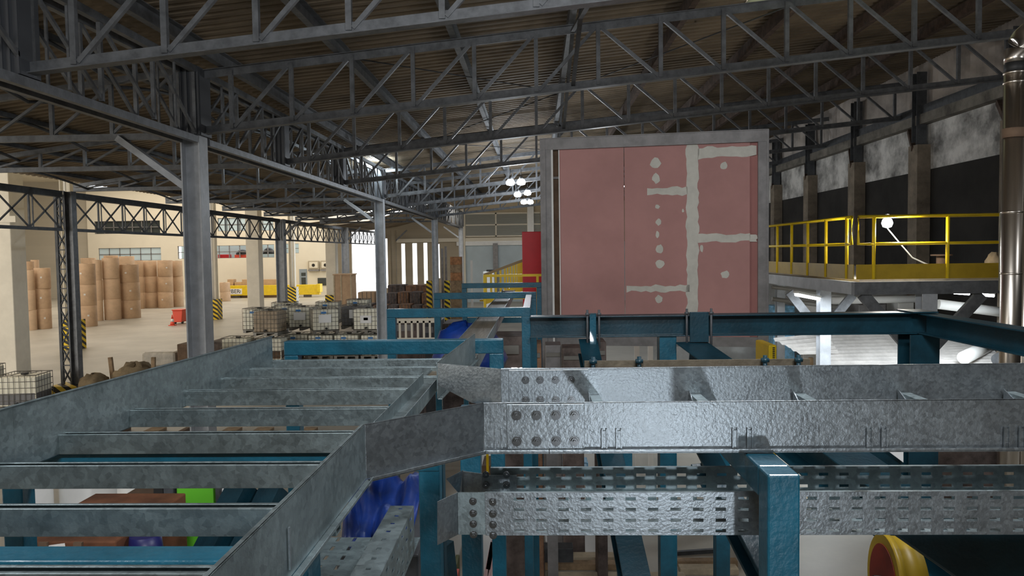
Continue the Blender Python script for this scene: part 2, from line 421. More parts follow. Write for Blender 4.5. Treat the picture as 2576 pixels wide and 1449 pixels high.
# door and framed openings
w = thing('door_1', (bx(762), YB - .1, 0), None, None, kind='structure')
MB().box((bx(752), YB - .06, bz(760, 717)), (bx(771), YB, bz(760, 677))).build('door_leaf', mat('grey_blue_door', (.26, .31, .36), .5), w)
MB().box((bx(757), YB - .09, bz(760, 694)), (bx(768), YB - .06, bz(760, 686))).build('pane', DGLASS, w)
MB().box((bx(757), YB - .09, bz(760, 716)), (bx(768), YB - .06, bz(760, 698))).build('pane', DGLASS, w)
w = thing('window_9', (bx(813), YB - .1, bz(813, 718)), None, None, kind='structure')
MB().box((bx(798), YB - .08, bz(813, 718)), (bx(828), YB, bz(813, 699))).build('pane', DGLASS, w)
for k, (a, c) in enumerate([(776, 803), (807, 832)]):
    t = thing('extract_hood', (bx((a + c) / 2), YB - .5, bz(790, 682)), ['cream extract hood over the grey door, one nearer the door', 'cream extract hood on the back wall beside the concrete column'][k], 'extract hood')
    MB().box((bx(a), YB - .25, bz(790, 678)), (bx(c), YB - .02, bz(790, 656))).build('hood_box', CREAMD, t, bevel=.04)
    MB().box((bx(a + 3), YB - .3, bz(790, 674)), (bx(c - 3), YB - .25, bz(790, 659))).build('hood_face', CREAM, t)
    MB().cyl((bx((a + c) / 2), YB - .34, bz(790, 667)), (bx((a + c) / 2), YB - .3, bz(790, 667)), .18).build('hood_outlet', DARK, t)
    MB().box((bx(a), YB - .35, bz(790, 682)), (bx(c), YB - .02, bz(790, 678))).build('hood_tray', FRAMEG, t)

# --- blind wall beside the hall
yr = lambda px: XW * F / (px - 1350)
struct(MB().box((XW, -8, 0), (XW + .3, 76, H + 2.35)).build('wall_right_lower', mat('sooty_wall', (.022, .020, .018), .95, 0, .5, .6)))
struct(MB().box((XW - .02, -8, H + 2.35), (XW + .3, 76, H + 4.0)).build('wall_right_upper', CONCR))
struct(MB().box((XW - .3, -8, H + 3.72), (XW - .02, 76, H + 4.02)).build('trim_6', mat('stained_beam', (.19, .175, .15), .9, 0, .5, 1.2)))
struct(MB().box((XW - .22, -8, H + 4.02), (XW - .02, 76, H + 4.3)).build('trim_7', STEELD))
b = MB(); y = -4; vs = []; fs = []; i = 0
while y < 60:
    vs += [(XW + (.1 if i % 2 else 0), y, H + 4.25), (XW + (.1 if i % 2 else 0), y, zr(XW) + .1)]
    if i: fs.append((2 * i - 2, 2 * i - 1, 2 * i + 1, 2 * i))
    y += .12 if i % 2 else .16; i += 1
b.add(vs, fs); struct(b.build('wall_right_cladding', mat('dusty_zinc_sheet', (.55, .50, .46), .6, .3, .35, .7)))
# pilasters
PILY = [14.5, 19.1, 23.75, 28.3, 33.0, 37.6, 42.2, 46.8]
for k, y in enumerate(PILY[1:7]):
    t = thing('wall_column', (XW - .2, y, 0), 'stained concrete column with steel top on the sooty wall, %s from the flue' % ORD[k], 'column', 'columns of the sooty wall', 'thing')
    MB().box((XW - .42, y - .28, 0), (XW - .021, y + .28, H + 3.1)).build('concrete_shaft', mat('stained_pilaster_%d' % k, (.20, .165, .125), .9, 0, .5, 1.1), t)
    MB().hsec((XW - .24, y, H + 3.1), (XW - .24, y, zc(XW) + 1.2), .3, .3, .02, .02, (0, 1, 0)).build('steel_head', STEELD, t)
    MB().bar((XW - .4, y, H + 3.0), (XW - .1, y + .9, H + 3.7), .12, .16).build('bracket', RUST, t)

# ---------------------------------------------------------------- trusses over the hall
def web(b, p, q, w): b.bar(p, q, w, w)
def hall_truss(Y, k):
    nm = ORD[k]
    t = thing('roof_truss', (XA, Y, zc(XA)), 'grey lattice roof truss sloping up to the sooty wall, %s from the camera' % nm, 'roof truss', 'hall roof trusses')
    x0, x1 = XA, XW - .1
    D = 1.2; n = 15; xs = [x0 + .75 + (x1 - .3 - x0 - .75) * i / n for i in range(n + 1)]
    ch = .085
    for nm2, dz in (('bottom_chord', 0), ('top_chord', D)):
        b = MB()
        for s in (-1, 1):   # a pair of angles back to back
            P = [(0, 0), (s * .085, 0), (s * .085, .012), (s * .012, .012), (s * .012, .15), (0, .15)]
            if dz: P = [(u, -v) for u, v in P]
            b.sweep(P if s > 0 else P[::-1], (x0, Y, zc(x0) + dz), (x1, Y, zc(x1) + dz))
        b.build(nm2, STEEL, t)
    near = Y < 34
    lat = MB()
    mid = min(range(n + 1), key=lambda i: abs(xs[i] - .75))
    for i, x in enumerate(xs):
        b = MB() if near else lat
        b.bar((x, Y, zc(x) + .05), (x, Y, zc(x) + D - .05), .075, .075, (0, 1, 0))
        if near: b.build('vertical_strut', STEEL, t)
        if i < n:
            b = MB() if near else lat; xa = xs[i + 1]
            if i < mid: p, q = (x + .05, Y, zc(x) + .08), (xa - .03, Y, zc(xa) + D - .08)
            else: p, q = (x + .03, Y, zc(x) + D - .08), (xa - .05, Y, zc(xa) + .08)
            b.bar(p, q, .06, .06, (0, 1, 0))
            if near: b.build('diagonal_strut', STEEL, t)
    if not near: lat.build('web_lattice', STEEL, t)
    for xx in (x0,):
        b = MB().cbox((xx, Y, zc(xx) + D / 2 + .03), .36, .36, D + .1)
        for s in (-1, 1):
            for o in (-.16, -.05, .05, .16): b.cbox((xx + o, Y + s * .19, zc(xx) + D / 2 + .03), .03, .03, D + .1)
        b.build('end_post', mat('end_post_paint', (.075, .08, .09), .5, .1) if 'end_post_paint' not in MATS else MATS['end_post_paint'], t)
    return t
for k, Y in enumerate(TY): hall_truss(Y, k)

# purlins running lengthwise over the truss nodes
PX = [-5.9, -3.7, -1.5, .7, 2.9, 5.1, 7.3, 9.5]
for k, x in enumerate(PX):
    t = thing('roof_purlin', (x, 24, zc(x) + 1.22), 'steel purlin running lengthwise under the hall roof, %s from the inner columns' % ORD[k], 'purlin', 'hall roof purlins')
    m = RUST if x > 2 else STEEL
    b = MB().sweep([(-.06, 0), (.06, 0), (.06, .015), (-.045, .015), (-.045, .255), (.06, .255), (.06, .27), (-.06, .27)], (x, -4, zc(x) + 1.215), (x, 54, zc(x) + 1.215)); b.build('channel', m, t)
# slim wind bracing rods
for k, (xa, xb, ya, yb) in enumerate([(-3.7, .7, 14.3, 20), (.7, -3.7, 20, 25.6), (-3.7, .7, 25.6, 31.3), (5.1, .7, 14.3, 20)]):
    tag(MB().tube([(xa, ya, zc(xa) + 1.17), (xb, yb, zc(xb) + 1.17)], .014, 6).build('bracing_rod', STEELD), 'thin bracing rod under the hall roof, %s from the camera' % ORD[k], 'bracing rod', 'wind bracing rods')
# lengthwise bracing lattice hanging under the ridge line
t = thing('bracing_lattice', (.72, 24, zc(.72)), 'brown lengthwise bracing lattice hanging between the hall trusses', 'bracing lattice')
for i in range(len(TY) - 1):
    MB().bar((.72, TY[i], zc(.72) + 1.1), (.72, TY[i + 1], zc(.72) + .1), .07, .05).bar((.72, TY[i], zc(.72) + .1), (.72, TY[i + 1], zc(.72) + 1.1), .07, .05).build('cross_brace', STEELD, t)

# ---------------------------------------------------------------- trusses over the side bay
for k, Y in enumerate(TY[1:] + [53.8]):
    t = thing('side_truss', (XB, Y, H + 2.3), 'tapering lattice truss over the side bay, %s from the camera' % ORD[k], 'roof truss', 'side bay trusses')
    zt = lambda x: max(zl(x) - .3, H + 2.42)
    MB().bar((XB, Y, H + 2.3), (XA, Y, H + 2.3), .1, .12).build('bottom_chord', STEEL, t)
    MB().bar((XB, Y, zt(XB)), (XA, Y, zt(XA)), .1, .12).build('top_chord', STEEL, t)
    near = Y < 27; lat = MB(); n = 7
    xs = [XA - .4 - (XA - XB - .8) * i / n for i in range(n + 1)]
    for i, x in enumerate(xs):
        b = MB() if near else lat
        b.bar((x, Y, H + 2.33), (x, Y, zt(x)), .07, .07, (0, 1, 0))
        if near: b.build('vertical_strut', STEEL, t)
        if i < n:
            b = MB() if near else lat
            b.bar((x, Y, zt(x) - .05), (xs[i + 1], Y, H + 2.36), .05, .05, (0, 1, 0))
            if near: b.build('diagonal_strut', STEEL, t)
    if not near: lat.build('web_lattice', STEEL, t)
for k, x in enumerate([-7.9, -9.7, -11.5, -13.3, -15.0]):
    t = thing('side_purlin', (x, 30, zl(x) - .26), 'dark lattice purlin under the side bay roof, %s from the inner columns' % ORD[k], 'purlin', 'side bay purlins')
    MB().bar((x, -4, zl(x) - .05), (x, 54, zl(x) - .05), .12, .1).build('top_chord', STEELD, t)
    b = MB()
    for Y0, Y1 in zip(TY[:-1] + [48.3], TY[1:] + [53.8]):
        pts = [(x, Y0 + (Y1 - Y0) * i / 10, zl(x) - .12 - .32 * math.sin(math.pi * i / 10) * 0 - .3 * abs(1 - 2 * i / 10) ** 1.6) for i in range(11)]
        b.tube(pts, .035, 6)
    b.build('arched_bracing', STEELD, t)

# ---------------------------------------------------------------- inner column row and its lengthwise girders
def column_a(Y, k):
    t = thing('steel_column', (XA, Y, 0), ['wide grey steel column with a knee brace, beside the stepped cable ladder', 'grey steel column lit by the floodlight near the tank cages', 'slim grey steel column in front of the light slits', 'far slim grey column of the inner row near the end wall'][k], 'column', None, 'thing')
    zt = H + 2.28
    MB().hsec((XA, Y, 0), (XA, Y, zt), .37, .36, .03, .03, (1, 0, 0)).build('shaft', COLGREY, t, bevel=.004)
    MB().box((XA - .35, Y - .35, 0), (XA + .35, Y + .35, .04)).build('base_plate', STEELD, t)
    b = MB().cbox((XA, Y, zt + .62), .5, .46, 1.24)
    for o in (-.22, -.11, 0, .11, .22):
        b.cbox((XA + o, Y - .24, zt + .62), .035, .05, 1.24)
    b.build('column_head', MATS['end_post_paint'], t)
    MB().bar((XA - .2, Y, H + 1.35), (XA - 1.45, Y, H + 2.28), .2, .12).build('knee_brace', COLGREY, t)
for k, Y in enumerate([14.3, 31.3, 48.3, 65.0]): column_a(Y, k)
for k, (a, c) in enumerate([(-2.7, 14.05), (14.55, 31.05), (31.55, 48.05), (48.55, 64.7)]):
    t = thing('lattice_girder', (XA, (a + c) / 2, H + 2.25), 'deep lattice girder along the inner column row, %s span from the camera' % ORD[k], 'girder', 'inner row girders')
    for nm, z in (('bottom_chord', H + 2.2), ('top_chord', H + 3.5)):
        MB().bar((XA - .15, a, z), (XA - .15, c, z), .1, .12).bar((XA + .15, a, z), (XA + .15, c, z), .1, .12).build(nm, STEEL, t)
    for s in (-.15, .15):
        b = MB(); n = int((c - a) / 1.42)
        for i in range(n + 1):
            y = a + (c - a) * i / n
            b.bar((XA + s, y, H + 2.3), (XA + s, y, H + 3.5), .06, .06, (0, 1, 0))
            if i < n:
                y2 = a + (c - a) * (i + 1) / n
                f = (i < n / 2)
                b.bar((XA + s, y, H + (2.32 if f else 3.46)), (XA + s, y2, H + (3.46 if f else 2.32)), .05, .05)
                if i % 2 == 0: b.bar((XA + s, (y + y2) / 2, H + 2.3), (XA + s, (y + y2) / 2, H + 3.5), .035, .035, (0, 1, 0))
        b.build('lattice_panel', STEEL, t)

# ---------------------------------------------------------------- outer column row
b0 = PY(150, 700, 24.5)
t = thing('laced_column', (XB, 24.5, 0), 'dark laced steel column standing on a striped yellow plinth', 'column', None, 'thing')
MB().hsec((XB + .16, 24.5, .5), (XB + .16, 24.5, H + 2.2), .26, .26, .02, .02, (1, 0, 0)).build('shaft', STEEL, t)
MB().bar((XB - .33, 24.5, .5), (XB - .33, 24.5, H + 2.2), .09, .09, (0, 1, 0)).bar((XB - .02, 24.5, .5), (XB - .02, 24.5, H + 2.2), .06, .09, (0, 1, 0)).build('lacing_upright', STEELD, t)
b = MB(); z = .55
while z < H + 2:
    for p, q in (((XB - .32, z), (XB - .02, z + .55)), ((XB - .02, z), (XB - .32, z + .55)), ((XB - .33, z + .6), (XB - .02, z + .6))):
        b.bar((p[0], 24.5, p[1]), (q[0], 24.5, q[1]), .035, .05, (0, 1, 0))
    z += .64
b.build('lacing_lattice', STEELD, t)
tag(MB().box((XB - .55, 24.05, 0), (XB + .75, 24.95, .52)).build('striped_plinth', HAZN, bevel=.02), 'yellow and black striped plinth under the dark laced column', 'plinth')
for k, (Y, lab) in enumerate([(45.4, 'grey steel column of the outer row behind the pale tank cages'), (60.8, 'grey steel column beside the bright doorway'), (70.0, 'beige column between doorway and light slits')]):
    x = XB if Y < 65 else PY(990, 640, 70).x
    t = thing('steel_column', (x, Y, 0), lab, 'column', None, 'thing')
    MB().hsec((x, Y, 0), (x, Y, H + 2.2), .5, .5, .03, .03, (1, 0, 0)).build('shaft', [COLGREY, COLGREY, CREAMD][k], t)
    MB().box((x - .4, Y - .4, 0), (x + .4, Y + .4, .04)).build('base_plate', STEELD, t)
    MB().bar((x + .2, Y, H + 1.2), (x + 1.3, Y, H + 2.2), .12, .12).build('knee_brace', STEEL, t)
segs = [(6, 24.2), (24.8, 45.1), (45.7, 60.5), (61.1, 72)]
for k, (a, c) in enumerate(segs):
    t = thing('lattice_girder', (XB, (a + c) / 2, H + .95), 'slender cross-braced girder along the outer column row, %s span from the camera' % ORD[k], 'girder', 'outer row girders')
    MB().bar((XB, a, H + .95), (XB, c, H + .95), .12, .1).build('bottom_chord', STEELD, t)
    MB().bar((XB, a, H + 2.1), (XB, c, H + 2.1), .2, .2).build('top_chord', STEELD, t)
    b = MB(); n = round((c - a) / 1.55)
    for i in range(n + 1):
        y = a + (c - a) * i / n
        b.bar((XB, y, H + .95), (XB, y, H + 2.1), .05, .05, (0, 1, 0)).bar((XB, y + .18, H + .95), (XB, y + .18, H + 2.1), .03, .03, (0, 1, 0))
        if i < n:
            y2 = a + (c - a) * (i + 1) / n
            b.bar((XB, y, H + .98), (XB, y2, H + 2.05), .04, .045).bar((XB, y, H + 2.05), (XB, y2, H + .98), .04, .045)
    b.build('lattice_panel', STEELD, t)

# ---------------------------------------------------------------- loading hall columns
def guard(c, w, h, m, m2, label):
    t = thing('column_guard', (c[0], c[1], 0), label, 'column guard')
    MB().box((c[0] - w / 2, c[1] - w / 2, 0), (c[0] + w / 2, c[1] - w / 2 + .06, h)).build('striped_panel', m, t)
    MB().box((c[0] + w / 2 - .06, c[1] - w / 2 + .06, 0), (c[0] + w / 2, c[1] + w / 2, h)).build('striped_panel', m2, t)
    MB().box((c[0] - w / 2, c[1] - w / 2 + .06, 0), (c[0] - w / 2 + .06, c[1] + w / 2, h)).build('striped_panel', m2, t)
for k, (px, py, hpx, lab) in enumerate([(185, 878, 76, 'wrapped in a tall diagonally striped guard, behind the laced column'), (540, 803, 52, 'beside the wide concrete column, guard with chevron stripes'), (738, 763, 42, 'in front of the yellow girder, guard half white')]):
    p = PZ(px, py, 0); x, y = p.x, p.y; hh = hpx / F * y
    t = thing('portal_column', (x, y, 0), 'cream steel portal column ' + lab, 'column', None, 'thing')
    MB().hsec((x, y, 0), (x, y, H + 8.5), .55, .42, .04, .04, (1, 0, 0)).build('shaft', COLC, t)
    MB().cyl((x + .1, y - .32, hh), (x + .1, y - .32, H + 8), .06, n=10).build('downpipe', WHITE, t)
    guard((x, y), .86, hh, HAZ, HAZ if k < 2 else HAZW, 'striped guard around the cream portal column ' + ['behind the laced column', 'beside the wide concrete column', 'in front of the yellow girder'][k])
for k, (px, py, w, lab) in enumerate([(30, 938, 1.05, 'wide cream concrete column beside the caged tanks, behind the cable ladder'), (645, 800, .95, 'wide cream concrete column behind the brown caged tank'), (838, 772, .9, 'cream concrete column beside the tall kraft box')]):
    p = PZ(px, py, 0)
    t = thing('concrete_column', (p.x, p.y, 0), lab, 'column', None, 'thing')
    MB().box((p.x - w / 2, p.y - .45, 0), (p.x + w / 2, p.y + .45, H + 8.5)).build('shaft', COLC, t, bevel=.03)
    MB().box((p.x - w * .2, p.y - .5, H + 1.5), (p.x + w * .75, p.y - .45, H + 1.75)).build('corbel', COLC, t)
    if k == 2: guard((p.x, p.y), 1.1, 1.1, HAZ, HAZ, 'low striped guard at the foot of the column beside the tall kraft box')
struct(MB().box((-75, -6, H + 9), (XB - .5, 90, H + 9.3)).build('ceiling_loading_hall', CREAM))
wall_y('wall_behind', CREAMD, -6.3, .3, [-75, XW + .3], [0, H + 9.3], [(-50, -24, 0, H + 6)])
struct(MB().box((XB - .6, -6, H + 2.75), (XB - .4, YE, H + 9)).build('wall_clerestory', CREAM))
struct(MB().box((-75.3, -6, 0), (-75, 90, H + 9)).build('wall_left', CREAM))
# ================================================================ goods in the loading hall
FLOORP = lambda px, py: PZ(px, py, 0)
def make_roll(r, h, m, lab=True):
    """one wrapped reel of paper, base at the origin"""
    root = bpy.data.objects.new('paper_roll', None); COL.objects.link(root); root['_o'] = [0, 0, 0]; root.empty_display_size = .3
    MB().lathe([(r * .99, 0), (r, .012), (r, h - .012), (r * .985, h)], (0, 0, 0), 28).build('wrapper', m, root)
    MB().lathe([(.10, 0), (.14, 0), (.14, .012), (.10, .012)], (0, 0, h), 16).build('core', OAK, root)
    b = MB()
    a = -1.2
    for k in range(4):
        t0 = a + k * .05; b.sweep([(0, 0), (.004, 0), (.004, .12), (0, .12)], (math.cos(t0) * (r + .004), math.sin(t0) * (r + .004), h * .5), (math.cos(t0 + .05) * (r + .004), math.sin(t0 + .05) * (r + .004), h * .5))
    if lab: b.build('paper_label', FIBRO, root)
    return root
STK = [  # px left, px right, top, bottom, reels, words
    (192, 237, 666, 828, 3, 'stack beside the cream portal column'), (236, 257, 657, 813, 3, 'slim stack behind the one by the portal column'), (258, 298, 652, 811, 3, 'stack marked with pale dots on its side'),
    (299, 346, 669, 809, 3, 'broad stack with white edge tape, in front of the group'), (340, 360, 659, 783, 3, 'narrow stack behind the taped one'), (360, 393, 660, 782, 3, 'stack behind and one along from the taped one'),
    (395, 431, 659, 781, 3, 'stack second from the grey steel column'), (431, 458, 660, 778, 3, 'stack partly hidden by the grey steel column'), (62, 87, 682, 837, 3, 'stack touching the wide concrete column'),
    (86, 124, 677, 837, 3, 'stack behind the laced column'), (-40, 9, 655, 839, 3, 'stack on the outer side of the wide concrete column'),
    (82, 101, 656, 815, 3, 'rear stack between concrete and laced columns'), (60, 86, 660, 822, 3, 'rear stack close behind the concrete column'), (300, 336, 648, 790, 3, 'rear stack topping the group'), (205, 240, 652, 800, 3, 'rear stack behind the portal column'),
    (262, 296, 646, 792, 3, 'rear stack between the dotted and slim ones'), (552, 577, 716, 764, 2, 'short stack in front of the lettered girder'), (518, 531, 716, 762, 2, 'short stack between grey and portal columns')]
PLACED = []
tier = {3: ['bottom', 'middle', 'top'], 2: ['bottom', 'top']}
for k, (a, c, yt, yb, n, lab) in enumerate(STK):
    p = FLOORP((a + c) / 2, yb - 6); Y = p.y
    pxm = Y / F; r = (c - a) * pxm / 2; Ht = (yb - yt) * pxm / n
    Y += r * .6
    m = KRAFT if k % 3 else KRAFTD
    for (qx, qy, qr) in PLACED:
        while (p.x - qx) ** 2 + (Y - qy) ** 2 < (r + qr + .1) ** 2: Y += .15; p.x += .15 * p.x / Y
    PLACED.append((p.x, Y, r)); base = make_roll(r, Ht, m, k % 3 == 0)
    for i in range(n):
        o = base if i == 0 else copy_tree(base)
        o.location = (p.x + random.uniform(-.03, .03), Y + random.uniform(-.03, .03), i * Ht + .001 * i); o.rotation_euler.z = random.uniform(-.5, .5)
        tag(o, 'kraft paper roll, %s of %s' % (tier[n][i], lab), 'paper roll', 'stacked paper rolls')

# red waste bin and traffic cone
p = FLOORP(447, 815); Y = p.y; s = Y / F
t = thing('waste_bin', p, 'red plastic wheeled bin beside the traffic cone', 'bin')
b = MB(); w = 13 * s; hh = 37 * s
b.prism([(p.x - w * .8, Y, .12), (p.x + w * .8, Y, .12), (p.x + w, Y, hh * .93), (p.x - w, Y, hh * .93)], (0, .9, 0)); b.build('bin_body', BINRED, t, bevel=.03)
MB().box((p.x - w * 1.08, Y - .06, hh * .93), (p.x + w * 1.08, Y + .96, hh)).build('bin_lid', BINRED, t, bevel=.02)
for sx in (-.7, .7): MB().cyl((p.x + w * sx - .04, Y + .2, .12), (p.x + w * sx + .04, Y + .2, .12), .12).build('wheel', BLACK, t)
p = FLOORP(434, 819); s = p.y / F
t = thing('traffic_cone', p, 'red and white traffic cone standing against the red bin', 'cone')
MB().box((p.x - .2, p.y - .2, 0), (p.x + .2, p.y + .2, .05)).build('cone_base', BINRED, t)
hc = 28 * s
MB().lathe([(.16, .05), (.11, hc * .36)], p, 18).build('cone_foot', BINRED, t)
MB().lathe([(.112, hc * .36), (.075, hc * .62)], p, 18).build('reflective_band', LABW, t)
MB().lathe([(.075, hc * .62), (.025, hc)], p, 18).build('cone_tip', BINRED, t)

# yellow crane girder on the floor with its lettered board
YG = 84.0
gx = lambda px: PY(px, 640, YG).x
gz = lambda px, py: PY(px, py, YG).z
t = thing('crane_girder', (gx(690), YG, 0), 'long yellow crane girder lying along the back wall with a lettered board', 'crane girder')
g0, g1 = gz(690, 742), gz(690, 717)
MB().box((gx(560), YG - .35, g0), (gx(803), YG + .35, g1)).build('girder_body', YEL, t, bevel=.03)
MB().box((gx(797), YG - .5, gz(800, 735)), (gx(806), YG + .5, gz(800, 714))).build('end_carriage', YEL, t, bevel=.03)
MB().box((gx(570), YG - .5, g1), (gx(577), YG - .2, g1 + .4)).build('lifting_lug', YEL, t)
sg = MB().box((gx(570), YG - .40, gz(590, 740)), (gx(609), YG - .351, gz(590, 726))).build('lettered_board', LABW, t)
cu = bpy.data.curves.new('lettering', 'FONT'); cu.body = 'MBER'; cu.size = .62; cu.extrude = .006; cu.align_x = 'LEFT'
tmp = bpy.data.objects.new('lettering_tmp', cu); COL.objects.link(tmp)
dg = bpy.context.evaluated_depsgraph_get(); me = bpy.data.meshes.new_from_object(tmp.evaluated_get(dg)); bpy.data.objects.remove(tmp)
me.materials.clear(); me.materials.append(BLACK)
lt = bpy.data.objects.new('lettering', me); COL.objects.link(lt); lt.parent = sg
lt.location = V((gx(571), YG - .41, gz(590, 737))) - V(sg['_o']); lt.rotation_euler = (math.pi / 2, 0, 0)
MB().tube([(gx(605), YG - .41, gz(600, 730)), (gx(606), YG - .41, gz(600, 733)), (gx(604.5), YG - .41, gz(600, 736)), (gx(602), YG - .41, gz(600, 735))], .03, 6).build('hook_mark', BLACK, sg)
for k in range(2): MB().box((gx(580 + 180 * k), YG + .1, 0), (gx(600 + 180 * k), YG + .3, g0)).build('trestle', FRAMEG, t)
for k, (a, c, yt, yb) in enumerate([(565, 580, 703, 717), (583, 602, 710, 717), (602, 632, 703, 717), (645, 692, 703, 717)]):
    tag(MB().box((gx(a), YG + .5, 0), (gx(c), YG + 1.4, gz(c, yt))).build('cardboard_carton', KRAFTD, bevel=.03), 'brown carton behind the yellow crane girder, %s from the short roll stack' % ORD[k], 'carton', 'cartons behind the girder')

# ---------------------------------------------------------------- caged tanks
def make_tank(body, level=None):
    root = bpy.data.objects.new('caged_tank', None); COL.objects.link(root); root['_o'] = [0, 0, 0]
    w, d, z0, z1 = .58, .50, .15, 1.12
    b = MB().box((-w + .03, -d + .03, z0 + .02), (w - .03, d - .03, z1 - .06)); b.lathe([(.09, z1 - .06), (.09, z1 - .02)], (0, 0, 0), 14); b.build('bottle', body, root, bevel=.06)
    if level: MB().box((-w + .024, -d + .024, z0 + .03), (w - .024, d - .024, z0 + .45)).build('liquid_level', level, root, bevel=.05)
    b = MB(); r = .009
    for z in [z0 + (z1 - z0) * i / 5 for i in range(6)]:
        b.tube([(-w, -d, z), (w, -d, z), (w, d, z), (-w, d, z), (-w, -d, z)], r if z < z1 else r * 1.4, 4)
    for i in range(8):
        x = -w + 2 * w * i / 7
        for y in (-d, d): b.tube([(x, y, z0), (x, y, z1)], r, 4)
    for i in range(1, 6):
        y = -d + 2 * d * i / 6
        for x in (-w, w): b.tube([(x, y, z0), (x, y, z1)], r, 4)
    for x in (-.2, .2): b.tube([(x, -d, z1), (x, d, z1)], r * 1.3, 4)
    b.build('cage_lattice', CAGE, root)
    b = MB()
    for x in (-.5, 0, .5): b.box((x - .07, -d, 0), (x + .07, d, .11))
    b.box((-w, -d, .11), (w, d, .15)); b.build('pallet_base', CAGE, root)
    MB().cyl((0, -d - .07, .24), (0, -d + .05, .24), .05, n=10).build('outlet_valve', BLACK, root)
    MB().lathe([(.11, 0), (.11, .05)], (0, 0, z1 - .03), 14).build('screw_cap', BLACK, root)
    return root
def tank_label(root, m, x, z, w, h):
    MB().box((x - w / 2, -.517, z - h / 2), (x + w / 2, -.512, z + h / 2)).build('paper_label', m, root)
T1 = make_tank(POLY); tank_label(T1, LABB, -.1, .95, .22, .09)
T2 = make_tank(POLYD); T3 = make_tank(POLYK); tank_label(T3, LABW, .05, .72, .45, .4); 
T4 = make_tank(POLY); tank_label(T4, LABW, 0, .62, .5, .34); tank_label(T4, LABG, 0, .64, .2, .12)
T5 = make_tank(POLY, POLYK); T6 = make_tank(POLY, MATS['brown_board_edge'])
T7 = make_tank(POLY); tank_label(T7, LABB, -.1, .95, .22, .09); tank_label(T7, LABW, -.05, .68, .55, .36)
used = set()
def put_tank(src, px, py, z, rz, label, dy=0):
    p = PZ(px, py, z)
    o = src if src.name not in used else copy_tree(src)
    used.add(o.name); used.add(src.name)
    o.location = (p.x, p.y + .5 + dy, z); o.rotation_euler.z = rz
    tag(o, label, 'tank', 'caged liquid tanks'); return o
ZU = 1.17
put_tank(T1, 644, 838, ZU, -.1, 'white caged tank on top, at the end of the row by the concrete column')
put_tank(T2, 671, 845, ZU, -.12, 'brown-stained caged tank on top, in front of the white end tank')
put_tank(T1, 713, 828, ZU, .15, 'white caged tank on top, behind the brown-stained one', .3)
put_tank(T7, 757, 832, ZU, .0, 'white caged tank with small blue label, half behind the big labelled one')
put_tank(T7, 809, 840, ZU, .42, 'white caged tank turned at an angle, wide white label below a blue one')
put_tank(T3, 874, 834, ZU, 0, 'dark grey caged tank with a white label, upper layer', 1.1)
put_tank(T4, 921, 838, ZU, 0, 'white caged tank with a green mark on its label, beside the grey column')
put_tank(T1, 690, 822, ZU, .1, 'white caged tank in the rear of the upper layer by the outer column', 1.2)
put_tank(T1, 800, 822, ZU, .1, 'white caged tank in the rear, its rim showing above the angled one', 1.5)
put_tank(T1, 868, 818, ZU, 0, 'white caged tank in the rear beside the dark grey one', 2.6)
for k, (px, m, l) in enumerate([(588, T6, 'caged tank with rusty brown contents, lower layer at the end'), (674, T6, 'rusty caged tank under the brown-stained one'), (742, T7, 'white caged tank with blue label, lower layer under the half-hidden one'), (805, T7, 'white caged tank with blue label, lower layer under the angled one'), (872, T1, 'white caged tank, lower layer under the dark grey one'), (940, T1, 'white caged tank, lower layer under the green-marked one')]):
    pz = PZ(px, 838 + (10 if k < 2 else 0), ZU); o = m if m.name not in used else copy_tree(m); used.add(o.name); used.add(m.name)
    o.location = (pz.x, pz.y + .5, 0); tag(o, l, 'tank', 'caged liquid tanks')
for px, py, l, m in [(46, 935, 'half-full caged tank standing by the wide concrete column', T5), (-70, 915, 'half-full caged tank behind the one by the wide concrete column', T5)]:
    p = PZ(px, py + 8, 1.12); o = m if m.name not in used else copy_tree(m); used.add(o.name); used.add(m.name)
    o.location = (p.x, p.y + .3, 0); o.rotation_euler.z = .12; tag(o, l, 'tank', 'caged liquid tanks')

# canvas-covered goods, wrapped bale, kraft boxes and scrap bales
def heap(name, m, p, rx, ry, h, label, cat, seed=1, n=18):
    rnd = random.Random(seed); b = MB(); rings = 7; vs = []
    for j in range(rings + 1):
        a = j / rings; rr = math.cos(a * math.pi / 2) ** .7 if j < rings else 0.02; z = h * math.sin(a * math.pi / 2)
        for i in range(n):
            t = 2 * math.pi * i / n; q = 1 + rnd.uniform(-.09, .09)
            vs.append((p[0] + rx * rr * q * math.cos(t), p[1] + ry * rr * q * math.sin(t), p[2] + max(0, z * (1 + rnd.uniform(-.1, .1)))))
    fs = [(j * n + i, j * n + (i + 1) % n, (j + 1) * n + (i + 1) % n, (j + 1) * n + i) for j in range(rings) for i in range(n)]
    fs += [tuple(range(n))[::-1], tuple(range(rings * n, rings * n + n))]
    b.add(vs, fs, True)
    return tag(b.build(name, m, base=p), label, cat)
p = PZ(300, 935, .9); q = (p.x + .45, p.y + .2, 0); heap('canvas_cover', TARPG, q, .9, .7, 1.15, 'olive canvas draped over goods beside the striped plinth, the taller hump', 'canvas cover', 3)
p = PZ(232, 962, .6); heap('canvas_cover', TARPG, (p.x + .12, p.y - .1, 0), .6, .55, .88, 'olive canvas draped over goods beside the striped plinth, the lower hump', 'canvas cover', 4)
for px, l in [(283, 'brown timber post sticking up beside the canvas humps, leaning one'), (380, 'brown timber post sticking up behind the canvas, short one')]:
    p = PZ(px, 932, .9); tag(MB().bar((p.x + .05, p.y, 0), (p.x - (.06 if px < 300 else -.1), p.y, 1.35), .12, .1, (0, 1, 0)).build('timber_post', WOOD), l, 'post')
p = PZ(400, 915, .3); s = p.y / F
t = thing('wrapped_bale', (p.x, p.y, 0), 'film-wrapped grey bale beside the wide grey column', 'bale')
